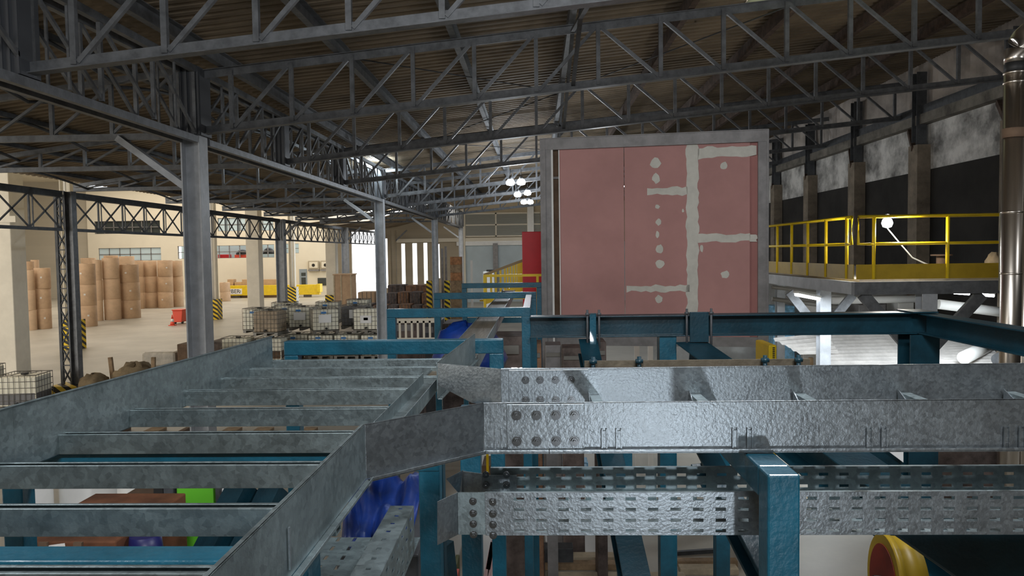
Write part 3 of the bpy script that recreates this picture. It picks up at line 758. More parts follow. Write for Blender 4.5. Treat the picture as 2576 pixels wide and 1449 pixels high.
b = MB().box((p.x - 46 * s, p.y, .13), (p.x + 44 * s, p.y + 1.2, .3 + 30 * s)); b.build('bale_body', mat('dusty_film', (.47, .43, .37), .35, 0, .25, 3), t, bevel=.12)
MB().box((p.x - 46 * s, p.y, 0), (p.x + 44 * s, p.y + 1.2, .12)).build('pallet_base', WOOD, t)
p = PZ(458, 905, .5); s = p.y / F
tag(MB().box((p.x - 12 * s, p.y, 0), (p.x + 30 * s, p.y + 1, .5 + 40 * s)).build('timber_crate', OAK, bevel=.02), 'brown timber crate at the foot of the wide grey column', 'crate')
p = PZ(570, 885, .4); tag(MB().box((p.x - .9, p.y, 0), (p.x + 1.6, p.y + 1.5, .85)).build('timber_crate', SCRAP, bevel=.03), 'dark flat crate between the wide grey column and the tanks', 'crate')
p = FLOORP(866, 792); Y = p.y; s = Y / F
t = thing('kraft_box', (p.x, Y, 0), 'tall kraft box with pale corner posts in front of the doorway', 'box')
MB().box((p.x - 24 * s, Y, 0), (p.x + 20 * s, Y + 1.6, 103 * s)).build('box_body', KRAFTD, t, bevel=.02)
MB().box((p.x - 27 * s, Y - .06, 101 * s), (p.x + 22 * s, Y + 1.66, 104 * s)).build('box_lid', KRAFTD, t)
for o in (-24, -6, 19): MB().box((p.x + (o - 1.5) * s, Y - .05, 0), (p.x + (o + 1.5) * s, Y, 101 * s)).build('corner_post', WOODP, t)
SC_ = [(865, 905, 775, 800, SCRAPB, 'brown'), (905, 938, 765, 800, SCRAP, 'dark'), (938, 975, 768, 800, SCRAPB, 'rusty'), (975, 1003, 768, 800, SCRAP, 'dark'), (1003, 1035, 766, 800, SCRAPB, 'brown'), (1035, 1062, 768, 800, SCRAP, 'grey'), (1062, 1092, 768, 800, SCRAPB, 'brown'),
      (968, 1000, 738, 770, SCRAP, 'dark'), (1000, 1030, 735, 768, SCRAPB, 'brown'), (1030, 1060, 735, 768, SCRAP, 'dark'), (1060, 1090, 738, 768, SCRAPB, 'brown'), (975, 1020, 717, 738, SCRAP, 'grey'), (1020, 1075, 718, 738, SCRAPB, 'dusty brown'), (900, 945, 735, 765, KRAFTD, 'kraft')]
for k, (a, c, yt, yb, m, w) in enumerate(SC_):
    row = 0 if k < 7 else 1 if k < 11 else 2
    Y = 50 + row * 1.8; pa = PY(a, yt, Y); pc = PY(c, yb, Y)
    b = MB(); b.box((pa.x, Y, 0 if row == 0 else .0), (pc.x - .04, Y + 1.5, pa.z))
    t = thing('scrap_bale', ((pa.x + pc.x) / 2, Y, 0), '%s pressed scrap bale, %s row, %s along from the doorway' % (w, ['front', 'middle', 'rear', ][row], ORD[k - (0, 7, 11)[row]]), 'bale', 'scrap bales')
    b.build('bale_body', m, t, bevel=.06)
    b = MB()
    for i in range(1, 4): b.box((pa.x + (pc.x - pa.x) * i / 4 - .015, Y - .012, 0), (pa.x + (pc.x - pa.x) * i / 4 + .015, Y, pa.z))
    b.build('strap', STEELD, t)
p = PY(910, 776, 49.96); tag(MB().box((p.x - .14, p.y - .02, p.z - .2), (p.x + .14, p.y + .02, p.z + .24)).build('warning_tag', YEL), 'yellow tag hanging on a brown scrap bale', 'tag')
# stacked goods and posts by the far pale wall
Y = 52.0
for k in range(4):
    z1 = PY(1146, 646 + 20 * k, Y).z; z0 = PY(1146, 666 + 20 * k, Y).z if k < 3 else 0
    a = PY(1133, 700, Y).x; c = PY(1160, 700, Y).x
    tag(MB().box((a, Y, z0), (c, Y + 1, z1)).build('pallet_load', WOOD if k % 2 else mat('orange_brown_load', (.42, .20, .09), .8, 0, .4, 4), bevel=.02), 'orange-brown pallet load beside the pale wall, %s from the top' % ORD[k], 'pallet load', 'stacked pallet loads')
for k, (px, y0, lab) in enumerate([(1112, 625, 'grey rack upright beside the slim column, closer one'), (1121, 620, 'grey rack upright beside the slim column, further one'), (1186, 655, 'pale pipe bundle post in front of the pale wall')]):
    a = PY(px, y0, 56); tag(MB().bar((a.x, 56, 0), (a.x, 56, a.z), .16, .16, (0, 1, 0)).build('rack_upright', FRAMEG if k < 2 else WHITE), lab, 'upright')
for px, l in [(1079, 'small striped post beside the slim column, towards the slits'), (1124, 'small striped post beside the rack uprights')]:
    a = PY(px, 706, 49.2); tag(MB().box((a.x - .18, 49.2, 0), (a.x + .18, 49.5, a.z)).build('striped_post', HAZ), l, 'post')
# low pale guard fence behind the scrap
Y = 15.0
a = PY(990, 808, Y); c = PY(1096, 808, Y); zb = PY(1040, 850, Y).z
t = thing('guard_fence', ((a.x + c.x) / 2, Y, 0), 'pale barred guard fence seen through the second blue portal', 'fence')
MB().box((a.x, Y, a.z - .04), (c.x, Y + .05, a.z + .05)).build('top_rail', CREAM, t)
MB().box((a.x, Y, zb - .05), (c.x, Y + .05, zb)).build('bottom_rail', CREAM, t)
for i in range(8):
    x = a.x + (c.x - a.x) * i / 7; MB().box((x - .02, Y, 0 if i in (0, 7) else zb), (x + .02, Y + .04, a.z)).build('upright_bar', CREAM, t)
p = PY(1010, 800, 22.0)
for k, (a0, c0, yt, m, l) in enumerate([(988, 1052, 806, SCRAP, 'dark machine casing behind the pale guard fence'), (1052, 1100, 812, STEELD, 'dark low machine casing beside the fence end'), (1110, 1215, 815, SCRAP, 'dusty dark machine bed beyond the third blue portal')]):
    Y = 17.5 + k; a = PY(a0, yt, Y); c = PY(c0, yt, Y)
    t = thing('machine_casing', ((a.x + c.x) / 2, Y, 0), l, 'machine'); MB().box((a.x, Y, 0), (c.x, Y + 1.4, a.z)).build('casing', m, t, bevel=.03)
    MB().box((a.x + .1, Y - .03, a.z - .25), (c.x - .1, Y, a.z - .1)).build('inspection_panel', FRAMEG, t)
# blue tarpaulin far down the ladder line
heap('tarpaulin', TARPB, (PY(1175, 835, 7.06).x, 7.08, H - 1.085), .36, .3, .42, 'blue tarpaulin heaped beyond the first blue portal', 'tarpaulin', 8)

# ---------------------------------------------------------------- yellow stair, guard rail and red panel
Y = 15.0
t = thing('guard_rail', (PY(1280, 692, Y).x, Y, 0), 'yellow guard rail in front of the red panel', 'railing')
for y0, nm in ((694, 'top_rail'), (722, 'middle_rail'), (750, 'lower_rail')):
    a = PY(1217, y0, Y); c = PY(1362, y0 - 2, Y); MB().bar(a, c, .045, .05).build(nm, YEL, t)
for px in (1219, 1352): p = PY(px, 692, Y); MB().bar((p.x, Y, 0), (p.x, Y, p.z), .05, .05, (0, 1, 0)).build('post', YEL, t)
Y = 17.5
t = thing('stair', (PY(1265, 690, Y).x, Y, 0), 'yellow steel stair with many balusters rising to the red panel', 'stair')
a = PY(1217, 692, Y); c = PY(1316, 655, Y); MB().bar(a, c, .05, .06).build('handrail', mat('worn_brown_rail', (.30, .22, .10), .5), t)
a2 = PY(1217, 758, Y); c2 = PY(1316, 722, Y); MB().bar(a2, c2, .08, .16).build('stringer', YEL, t)
for px in (1222, 1235, 1247, 1259, 1270, 1277, 1284, 1291, 1297, 1303, 1308, 1313):
    f = (px - 1217) / 99; p = a.lerp(c, f); q = a2.lerp(c2, f); MB().bar((p.x, Y, q.z), (p.x, Y, p.z), .045, .045, (0, 1, 0)).build('baluster', YEL, t)
for i in range(7):
    f = i / 7; q = a2.lerp(c2, f + .05); MB().box((q.x - .14, Y, q.z - .02), (q.x + .14, Y + .8, q.z + .02)).build('tread', YELG, t)
Y = 16.2
t = thing('red_screen', (PY(1338, 700, Y).x, Y, 0), 'tall bright red screen beside the pink boarded frame', 'panel')
p = PY(1313, 583, Y); q = PY(1372, 583, Y); MB().box((p.x, Y, 2.2), (q.x, Y + .5, p.z)).build('sheet', RED, t, bevel=.01)
MB().box((p.x + .42, Y - .012, 2.2), (p.x + .43, Y, p.z)).build('seam', MATS['red_plastic'], t)
for x in (p.x + .06, q.x - .06): MB().bar((x, Y + .25, 0), (x, Y + .25, 2.2), .08, .08, (0, 1, 0)).build('leg', STEELD, t)
Y = 30
for px, y0, y1, m, l in [(1230, 683, 693, WHITE, 'white box with a brown side beyond the stair'), (1236, 678, 683, BLACK, 'black case lying on the white box beyond the stair')]:
    p = PY(px, y0, Y); tag(MB().box((p.x - (.2 if y0 < 680 else .24), Y, 0 if y1 > 690 else PY(px, y1, Y).z), (p.x + .2, Y + .3, p.z)).build('equipment_box', m, bevel=.02), l, 'box')

# ---------------------------------------------------------------- pink boarded frame
pl = PY(1362, 780, 13.6); pr = PY(1934, 780, 13.0)
U = V((pr.x - pl.x, pr.y - pl.y, 0)).normalized(); NN = V((U.y, -U.x, 0))     # NN points at the camera
def PW(x, y, off=0.0): return PP(x, y, pl + NN * off, NN)
t = thing('boarded_frame', ((pl.x + pr.x) / 2, (pl.y + pr.y) / 2, 0), 'tall pink plasterboard panel in a grey zinc frame, joints smeared with white compound', 'boarded frame')
def wbox(x0, y0, x1, y1, off, th, name, m, bev=0.0):
    """plate on the panel plane between two photo corners, off metres proud, th thick behind"""
    pts = [PW(x0, y0, off), PW(x1, y0, off), PW(x1, y1, off), PW(x0, y1, off)]
    return MB().prism(pts, -NN * th).build(name, m, t, bevel=bev)
zt = PW(1362, 352).z; zb = PW(1362, 868).z
def wz(px, z, off=0): 
    p = PW(px, 700, off); return V((p.x, p.y, z))
def wrect(x0, x1, z0, z1, off, th, name, m, bev=0.0):
    return MB().prism([wz(x0, z0, off), wz(x1, z0, off), wz(x1, z1, off), wz(x0, z1, off)], -NN * th).build(name, m, t, bevel=bev)
po = wrect(1362, 1389, 0, zt, .06, .22, 'post', FRAMEG)
MB().prism([wz(1371, 0, .075), wz(1375, 0, .075), wz(1375, zt, .075), wz(1371, zt, .075)], -NN * .015).build('post_lip', FRAMEG, po)
po = wrect(1907, 1934, 0, zt, .06, .22, 'post', FRAMEG)
MB().prism([wz(1928, 0, .075), wz(1932, 0, .075), wz(1932, zt, .075), wz(1928, zt, .075)], -NN * .015).build('post_lip', FRAMEG, po)
wrect(1362, 1934, zt - .19, zt, .07, .24, 'top_beam', FRAMEG)
wrect(1362, 1934, zt, zt + .015, .09, .28, 'top_flange', FRAMEG)
wrect(1385, 1910, zb, zb + .17, .02, .2, 'bottom_beam', FRAMEG)
wrect(1389, 1394, zb, zt - .19, .05, .03, 'edge_stud', WHITE)
wrect(1394, 1408, zb, zt - .19, -.06, .03, 'backing_board', OAK)
wrect(1392, 1409, PW(1400, 447).z - .02, PW(1400, 447).z + .02, -.02, .05, 'nogging', FRAMEG)
wrect(1408, 1410.5, zb, zt - .19, .01, .03, 'edge_bead', WHITE)
for x0, x1, m in ((1410.5, 1571, PINK), (1572.5, 1738, PINK), (1739, 1886, PINK)): wrect(x0, x1, zb + .05, zt - .18, 0, .015, 'plasterboard', m)
wrect(1886, 1908, zb + .05, zt - .18, -.03, .015, 'plasterboard', PINKD)  # set-back strip, its shade painted as a darker pink
def smear(x0, y0, x1, y1, seed, name='joint_strip', jit=3.0, taper=None):
    """irregular trowelled band between two photo corners"""
    rnd = random.Random(seed); w, h = x1 - x0, y1 - y0; n = max(6, int(max(w, h) / 12)); pts = []
    if w > h:
        for i in range(n + 1): pts.append((x0 + w * i / n, y0 + rnd.uniform(-jit, jit) + (0 if not taper else taper[0] * i / n)))
        for i in range(n, -1, -1): pts.append((x0 + w * i / n, y1 + rnd.uniform(-jit, jit) + (0 if not taper else taper[1] * i / n)))
    else:
        for i in range(n + 1): pts.append((x1 + rnd.uniform(-jit, jit), y0 + h * i / n))
        for i in range(n, -1, -1): pts.append((x0 + rnd.uniform(-jit, jit), y0 + h * i / n))
    MB().prism([PW(x, y, .006) for x, y in pts], -NN * .008).build(name, FILL, t)
smear(1727, 364, 1757, 800, 1)
smear(1755, 371, 1903, 400, 2, taper=(-4, -10)); smear(1628, 475, 1729, 489, 3, taper=(-5, 1)); smear(1754, 590, 1887, 609, 4, taper=(-2, -2)); smear(1886, 590, 1904, 608, 14); smear(1576, 718, 1735, 734, 5, taper=(0, 0))
for k, (x, y, r, e) in enumerate([(1649, 411, 13, 1), (1651, 449, 10, 1.25), (1654, 520, 6, .9), (1657, 559, 7, 1.2), (1654, 590, 5, 1.7), (1659, 626, 9, 1.2), (1660, 664, 11, .95), (1657, 753, 10, 1), (1821, 417, 10, 1), (1824, 691, 11, .9), (1765, 625, 4, 2.4), (1718, 530, 3, 1.4)]):
    rnd = random.Random(k); pts = [(x + r * (1 + rnd.uniform(-.2, .2)) * math.cos(a), y + r * e * (1 + rnd.uniform(-.2, .2)) * math.sin(a)) for a in [2 * math.pi * i / 11 for i in range(11)]]
    MB().prism([PW(*q, .006) for q in pts], -NN * .008).build('filler_patch', FILL, t)

# ---------------------------------------------------------------- raised platform with yellow railing
YP = 13.5; xc = PY(2150, 700, YP).x
z0 = PY(2150, 703, YP).z; zr_ = PY(2150, 547, YP).z
zb_ = PY(2150, 742, YP).z
t = thing('platform', (xc + 2, YP + 2, 0), 'raised grey steel platform with braced legs beyond the teal beam', 'platform')
MB().box((xc, YP, zb_), (XW - .5, YP + .14, z0 - .05)).build('edge_beam', STEEL, t)
MB().box((xc, YP + .14, zb_), (xc + .14, 24, z0 - .05)).build('edge_beam', COLGREY, t)
MB().box((xc + .14, YP + .14, z0 - .05), (XW - .5, 24, z0)).build('deck', FIBRO, t)
def leg(px, Y, w, m=COLGREY):
    x = PY(px, 760, Y).x; MB().hsec((x, Y, 0), (x, Y, zb_), w, w, .015, .015, (0, 1, 0)).build('leg', m, t); return x
leg(2330, YP + .1, .26); leg(2072, 18.5, .26); leg(1962, 22, .22)
def brace(p, q, w=.2): MB().bar(p, q, .08, w).build('diagonal_brace', STEEL, t)
for a, c, Y in [((2170, 740), (2290, 880), YP + .1), ((2470, 740), (2345, 875), YP + .1), ((1985, 735), (2060, 830), 18.5), ((2145, 742), (2085, 815), 18.5)]:
    brace(PY(*a, Y), PY(*c, Y))
# yellow railing in two runs
def railing(name, base, label, posts, pa, pb, loop):
    t = thing(name, base, label, 'railing')
    d0 = (pb - pa).normalized()
    MB().bar(pa - d0 * .3 + V((0, 0, .13)), pb + V((0, 0, .13)), .012, .26).build('kick_plate', YELG, t)
    e = V((0, 0, 1.1)); m_ = V((0, 0, .62))
    d = (pb - pa).normalized()
    MB().tube([pa + m_ - d * 0, pa + m_ - d * loop, pa + e - d * loop, pb + e], .031, 8).build('top_rail', YEL, t)
    MB().tube([pa + m_, pb + m_], .028, 8).build('middle_rail', YEL, t)
    for f in posts:
        q = pa.lerp(pb, f); MB().tube([q, q + e], .032, 8).build('post', YEL, t)
p1 = V((xc + .32, YP - .02, z0)); p2 = V((PY(2530, 700, YP).x, YP - .02, z0))
railing('yellow_railing', p1, 'yellow railing along the platform front, carrying the work lamp', [0, .555, .99], p1, p2, .27)
p1 = V((xc - .02, YP + .3, z0)); p2 = V((xc - .02, 23.6, z0))
railing('yellow_railing', p1, 'yellow railing running back along the platform side', [0.0, .1, .2, .3, .4, .5, .75, 1], p1, p2, .2)
p1 = V((xc + .3, 23.7, z0)); p2 = V((XW - .8, 23.7, z0))
# flood lamp on the railing and its cable, spool on deck
wl = PY(2232, 560, YP + .25)
t = thing('work_lamp', wl, 'glowing work lamp tied to the yellow railing of the platform', 'lamp')
MB().lathe([(.01, -.095), (.07, -.075), (.095, -.01), (.075, .055), (.03, .09)], wl, 18).build('bulb', BULB, t)
MB().cyl(wl + V((0, 0, .07)), wl + V((0, 0, .15)), .035, n=10).build('socket', WHITE, t)
tag(MB().tube([wl + V((0, .02, .1)), wl + V((.05, .1, -.1)), PY(2262, 610, YP + .4), PY(2295, 648, YP + .5), PY(2330, 664, YP + .6), PY(2350, 668, YP + .7)], .012, 6).build('lamp_cable', WHITE), 'pale cable hanging from the work lamp to the deck', 'cable')
c = PY(2368, 664, YP + 1.2); c.z = z0
t = thing('cable_spool', c, 'small brown cable spool standing on the platform deck', 'spool')
MB().cyl(c + V((0, 0, .0)), c + V((0, 0, .03)), .19, n=20).build('flange', OAK, t); MB().cyl(c + V((0, 0, .38)), c + V((0, 0, .41)), .19, n=20).build('flange', OAK, t); MB().cyl(c + V((0, 0, .03)), c + V((0, 0, .38)), .09, n=14).build('drum_core', OAK, t)
c2 = PY(2355, 666, YP + .75); c2.z = z0
heap('rag_pile', FIBRO, (c2.x, c2.y, z0), .35, .2, .09, 'pale rags lying on the deck in front of the spool', 'rags', 5)
c2 = PY(2505, 655, YP + .5); heap('canvas_bag', TARPG, (c2.x, c2.y, z0), .2, .2, .42, 'grey canvas bag on the deck beside the flue', 'bag', 6)

# fluorescent fittings beneath the deck
for k, (a, c, Y, l) in enumerate([((2002, 746), (2066, 758), 17.5, 'fluorescent tube fitting under the platform side beam'), ((2400, 741), (2438, 744), 16.5, 'fluorescent tube fitting under the platform front, inner one'), ((2460, 746), (2500, 749), 16.5, 'fluorescent tube fitting under the platform front, outer one')]):
    a = PY(*a, Y); c = PY(*c, Y + (0 if k else 1.0))
    t = thing('tube_lamp', (a + c) / 2, l, 'lamp', 'tube lamps')
    MB().bar(a + V((0, 0, .10)), c + V((0, 0, .10)), .12, .05).build('lamp_housing', WHITE, t)
    MB().tube([a + V((0, 0, .045)), c + V((0, 0, .045))], .035, 8).build('tube', TUBE, t)
# conduit and white ducts beneath
for k, (a, c, Y, r) in enumerate([((2360, 765), (2520, 785), 18.8, .12), ((1942, 722), (2140, 745), 19.5, .05), ((2090, 757), (2310, 752), 21.5, .1), ((1942, 752), (2130, 775), 21, .06)]):
    tag(MB().tube([PY(*a, Y), PY(*c, Y)], r, 12).build('service_duct', WHITE if k % 2 == 0 else CAGE), 'pale service duct under the platform, %s' % ['beside the fluorescent tubes', 'close below the side beam', 'at the back near the wall', 'low one behind the grey leg'][k], 'duct')
struct(MB().box((xc - 2, 24.5, 0), (XW - .1, 24.7, z0 - .3)).build('wall_under_platform', mat('grey_white_blockwork', (.50, .50, .49), .85, 0, .3, .8)))
for k, (px0, px1, y0, y1, m, l) in enumerate([(1945, 2000, 770, 800, BLUEW, 'blue tarpaulin bundle under the platform beside the pink frame'), (2160, 2230, 765, 800, FRAMEG, 'grey cabinet under the platform'), (2020, 2070, 764, 800, FIBRO, 'pale cabinet under the platform behind the leg'), (2260, 2300, 760, 800, WHITE, 'white cabinet under the platform beside the front leg'), (2345, 2378, 775, 820, OAK, 'brown box under the platform near the tubes')]):
    Y = 23.0; a = PY(px0, y1, Y); c = PY(px1, y0, Y)
    tag(MB().box((a.x, Y, 0), (c.x, Y + .8, c.z)).build('storage_cabinet', m, bevel=.03), l, 'cabinet')

# whitish fibre-cement sheets: a low roof beneath the platform
zs = 1.55
def sheet(name, a, b_, c_, d_, m, label, pitch=.17, h=.04):
    """ribbed sheet: a-b near edge, d-c far edge, ribs parallel to the near edge"""
    n = int((d_ - a).length / pitch * 2); vs = []; fs = []
    for i in range(n + 1):
        f = i / n; z = V((0, 0, h * (i % 2))); jit = random.uniform(-.05, .05) * (i % 4 == 0)
        for dz in (0, .012): vs += [a.lerp(d_, f) + z + V((jit, 0, dz)), b_.lerp(c_, f) + z + V((0, 0, dz))]
        if i:
            o = 4 * i
            fs += [(o - 4, o - 3, o + 1, o), (o - 2, o + 2, o + 3, o - 1), (o - 4, o, o + 2, o - 2), (o - 3, o - 1, o + 3, o + 1)]
    return tag(MB().add(vs, fs).build(name, m), label, 'roof sheet', 'low sheet roof')
zn, zf = 1.62, 2.25
sheet('roof_sheet', PZ(2075, 925, zn), PZ(2345, 925, zn), PZ(2330, 836, zf), PZ(2015, 846, zf), FIBRO, 'whitish ribbed sheet of the low roof, middle one under the platform')
sheet('roof_sheet', PZ(2335, 926, zn + .05), PZ(2680, 930, zn + .05), PZ(2600, 815, zf + .05), PZ(2322, 836, zf + .05), FIBRO, 'whitish ribbed sheet of the low roof, one beside the flue')
sheet('roof_sheet', PZ(2010, 892, zn + .28), PZ(2110, 890, zn + .28), PZ(2080, 842, zf + .06), PZ(1946, 855, zf + .06), FIBRO, 'whitish ribbed sheet of the low roof with a ragged stepped edge')
for i in range(3):
    p = PZ(2040 + 130 * i, 905, 1.6); tag(MB().bar((p.x, p.y, 0), (p.x, p.y, 1.66), .1, .1, (0, 1, 0)).build('timber_prop', WOOD), 'timber prop under the low sheet roof, %s from the pink frame' % ORD[i], 'prop', 'sheet roof props')
a = PZ(2425, 900, 1.95); c = PZ(2500, 885, 1.95)
tag(MB().cyl(a, c + V((0, .3, .1)), .16, n=20).build('sheet_metal_tube', MATS['white_paint']), 'shiny white tube lying on the low sheet roof', 'tube')
a = PZ(2510, 905, 1.95); tag(MB().cyl(a, a + V((.5, .4, .05)), .15, n=20).build('sheet_metal_tube', STEELD), 'dark round tube lying on the low roof beside the flue', 'tube')
p = PY(1951, 868, 11.5); q = PY(1934, 905, 11.5)
t = thing('machine_cover', (p.x, 11.5, 0), 'yellow machine cover with dark lettering beside the pink frame leg', 'machine cover')
MB().box((q.x, 11.5, 0), (p.x + .02, 12.2, p.z)).build('cover', YEL, t, bevel=.02)
for i in range(7):
    z = p.z - .05 - i * .028; MB().box((p.x - .045, 11.49, z), (p.x - .012, 11.5, z + .016)).build('lettering_mark', BLACK, t)

# polished flue with collars and elbow, plus its neighbour
fx = PY(2545, 600, 9.0).x; r = 23 / F * 9; FY = 9.0
t = thing('flue', (fx, FY, 0), 'polished steel flue pipe rising in front of the yellow railing', 'flue')
zc1 = PY(2545, 184, FY).z
MB().lathe([(r, .0), (r, zc1)], (fx, FY, 0), 40).build('pipe', CHROME, t)
for y in (184, 208, 534, 688): z = PY(2545, y, FY).z; MB().lathe([(r + .001, z - .012), (r + .006, z - .008), (r + .006, z + .008), (r + .001, z + .012)], (fx, FY, 0), 40).build('joint_ring', CHROME, t)
z1, z2 = PY(2545, 347, FY).z, PY(2545, 323, FY).z
MB().lathe([(r + .002, z1), (r + .008, z1 + .004), (r + .008, z2 - .004), (r + .002, z2)], (fx, FY, 0), 40).build('clamp_band', OAK, t)
zz = PY(2545, 158, FY).z
MB().lathe([(r - .012, zc1), (r - .012, zz)], (fx, FY, 0), 32).build('neck', BLACK, t)
pts = [V((fx, FY, zz))] + [V((fx + .28 * (1 - math.cos(a)), FY, zz + .05 + .34 * math.sin(a))) for a in [math.pi / 2 * i / 6 for i in range(7)]] + [V((fx + 1.2, FY, zz + .39))]
MB().tube(pts, r * 1.02, 28).build('elbow', CHROME, t)
x2 = PY(2572, 600, 9.3).x
t = thing('side_pipe', (x2 + .03, 9.3, 0), 'narrow polished pipe standing behind the flue', 'pipe')
MB().cyl((x2 + .03, 9.3, 0), (x2 + .03, 9.3, PY(2572, 330, 9.3).z), .055, n=20).build('pipe', CHROME, t)
MB().cyl((x2 + .03, 9.3, PY(2572, 345, 9.3).z), (x2 + .03, 9.3, PY(2572, 330, 9.3).z), .065, n=20).build('collar', STEEL, t)
p = PY(2550, 530, 9.8); q = PY(2550, 735, 9.8)
t = thing('control_cabinet', (p.x + .3, 9.8, 0), 'dusty olive cabinet behind the flue', 'cabinet')
MB().box((p.x, 9.6, q.z), (p.x + .8, 10.1, p.z)).build('cabinet_body', mat('olive_cabinet', (.20, .185, .11), .6, 0, .2, 3), t, bevel=.01)
MB().box((p.x + .1, 9.58, q.z + .35), (p.x + .13, 9.6, q.z + .6)).build('door_handle', YEL, t)
for x in (p.x + .05, p.x + .7): MB().bar((x, 9.9, 0), (x, 9.9, q.z), .06, .06, (0, 1, 0)).build('leg', STEEL, t)
# ================================================================ cable ladder, trays and teal supports close to the camera
zT = H - .457; zB = H - .607          # top and bottom of the ladder side rails
ZR = H - .600                         # top of the rungs
YN, YF = 2.28, 2.95                   # side rails of the branch
# Each side rail is bent from plate: web .003 thick with a lower lip turned out (towards the outside)
def rail_run(pts, name, parent, m, lip=1, zt=zT, zb=zB, lipw=.018, th=.004, toplip=0.0):
    """vertical web along a plan polyline with a short lip at the bottom; lip = side"""
    b = MB()
    for p, q in zip(pts[:-1], pts[1:]):
        p, q = V((*p, 0)), V((*q, 0)); d = (q - p).normalized(); s = d.cross(V((0, 0, 1))) * lip
        n = th
        b.prism([p + V((0, 0, zb)), q + V((0, 0, zb)), q + V((0, 0, zt)), p + V((0, 0, zt))], -s * n)
        b.prism([p + V((0, 0, zb)), q + V((0, 0, zb)), q + s * lipw + V((0, 0, zb)), p + s * lipw + V((0, 0, zb))], V((0, 0, -th)))
        b.prism([p + V((0, 0, zb)) + s * lipw, q + V((0, 0, zb)) + s * lipw, q + s * lipw + V((0, 0, zb + .008)), p + s * lipw + V((0, 0, zb + .008))], s * .003)
        if toplip: b.prism([p + V((0, 0, zt)), q + V((0, 0, zt)), q - s * toplip + V((0, 0, zt)), p - s * toplip + V((0, 0, zt))], V((0, 0, -th)))
    return b.build(name, m, parent, bevel=.0012)

LAD = thing('cable_ladder', (-1.0, 2.3, zB), 'wide galvanised cable ladder run with crosswise rungs, coming past the camera', 'cable ladder')
rail_run([(-1.66, .35), (-1.655, 2.3), (-1.52, 4.25)], 'side_rail', LAD, GALVD, lip=-1, toplip=.012, zb=H - .668)
rail_run([(-.478, .30), (-.468, 2.0)], 'side_rail', LAD, GALVD, lip=1, toplip=.012)
rail_run([(-.42, 3.12), (-.355, 4.26)], 'side_rail', LAD, GALVD, lip=1, toplip=.006)
# rungs: strut channel with its slot facing up
RY = [1.04, 1.405, 1.77, 2.14, 2.52, 2.92, 3.33, 3.66, 3.97, 4.27]
def rung(Y):
    x0, x1 = -1.654 + (max(0, Y - 2.3) * .066), -.483 if Y < 2.05 else (-.555 if Y < 3.5 else -.385)
    P = [(-.0215, -.068), (.0215, -.068), (.0215, 0), (.010, 0), (.010, -.003), (.0185, -.003), (.0185, -.065), (-.0185, -.065), (-.0185, -.003), (-.010, -.003), (-.010, 0), (-.0215, 0)]
    return MB().sweep(P, (x0, Y, ZR), (x1, Y, ZR)).build('rung', GALVD, LAD, bevel=.002)
for y in RY[1:]: rung(y)
# open channel bridging the junction
b = MB(); P = [(-.045, 0), (.045, 0), (.045, .055), (.042, .055), (.042, .003), (-.042, .003), (-.042, .055), (-.045, .055)]
b.sweep(P, (-.505, 2.05, zB), (-.49, 3.47, zB)); b.build('bridging_channel', GALVD, LAD, bevel=.001)
MB().box((-.482, 1.38, zB + .03), (-.476, 1.386, zB + .10)).box((-.470, 1.37, zB + .02), (-.4665, 1.376, zB + .10)).build('rung_tab', GALV, LAD)

BR = thing('cable_ladder', (.9, 2.6, zB), 'galvanised cable ladder branch running level across the view, with bolted joint plates', 'cable ladder')
XR = 2.6
r1 = rail_run([(-.468, 2.0), (-.168, YN), (.03, YN)], 'side_rail', BR, GALV, lip=1, toplip=.006)
r2 = rail_run([(.031, YN), (XR, YN)], 'side_rail', BR, GALV, lip=1, toplip=.006)
# far side rail with its cut bend plate
poly = [(-.42, 3.12, zT), (-.147, YF, zT), (-.147, YF, zB), (-.27, YF + .076, zB), (-.42, 3.12, H - .55)]
MB().prism(poly, V((.4, .65, 0)).normalized() * .004).build('bend_plate', GALV, BR, bevel=.0012)
rail_run([(-.147, YF), (.047, YF), (XR, YF + .03)], 'side_rail', BR, GALV, lip=1, toplip=.014)
# joint plates with eight bolts each
def joint(y, x0, x1, xs, zs, dy, name='joint_plate'):
    o = MB().box((x0, y - .0075, zB + .006), (x1, y - .0042, zT - .004)).build(name, GALV, BR, bevel=.001)
    for x in xs:
        for z in zs: bolt(o, (x, y - .0075, z), .8)
    return o
nx = lambda px: PY(px, 1050, YN).x
nz = lambda py: PY(1380, py, YN).z
joint(YN, nx(1275), nx(1470), [nx(v) for v in (1299, 1349, 1398, 1444)], [nz(1043), nz(1108)], 0)
fx_ = lambda px: PY(px, 960, YF).x
fz = lambda py: PY(1380, py, YF).z
joint(YF, fx_(1280), fx_(1480), [fx_(v) for v in (1322, 1358, 1397, 1436)], [fz(955), fz(1005)], 0)
# rungs of the branch and the tabs that hold them
for k, x in enumerate([.22, .613, 1.012, 1.415, 1.815, 2.215]):
    b = MB(); P = [(-.020, 0), (.020, 0), (.020, -.042), (.016, -.042), (.016, -.004), (-.016, -.004), (-.016, -.042), (-.020, -.042)]
    b.sweep(P, (x, YN + .004, ZR + .038), (x, YF, ZR + .038)); b.build('rung', GALVD, BR, bevel=.0012)
    for s in (-.022, .022):
        b = MB()
        for w in (-.007, .007): b.box((x + s + w - .002, YN - .0095, zB + .005), (x + s + w + .002, YN - .004, zB + .068))
        b.box((x + s - .007, YN - .0055, zB + .005), (x + s + .007, YN - .004, zB + .062)); b.build('rung_tab', GALV, BR)
    MB().prism([(x - .024, YF - .001, zB), (x - .024, YF - .001, zB + .055), (x - .024, YF - .10, zB + .012), (x - .024, YF - .10, zB)], (.004, 0, 0)).build('gusset', GALV, BR)
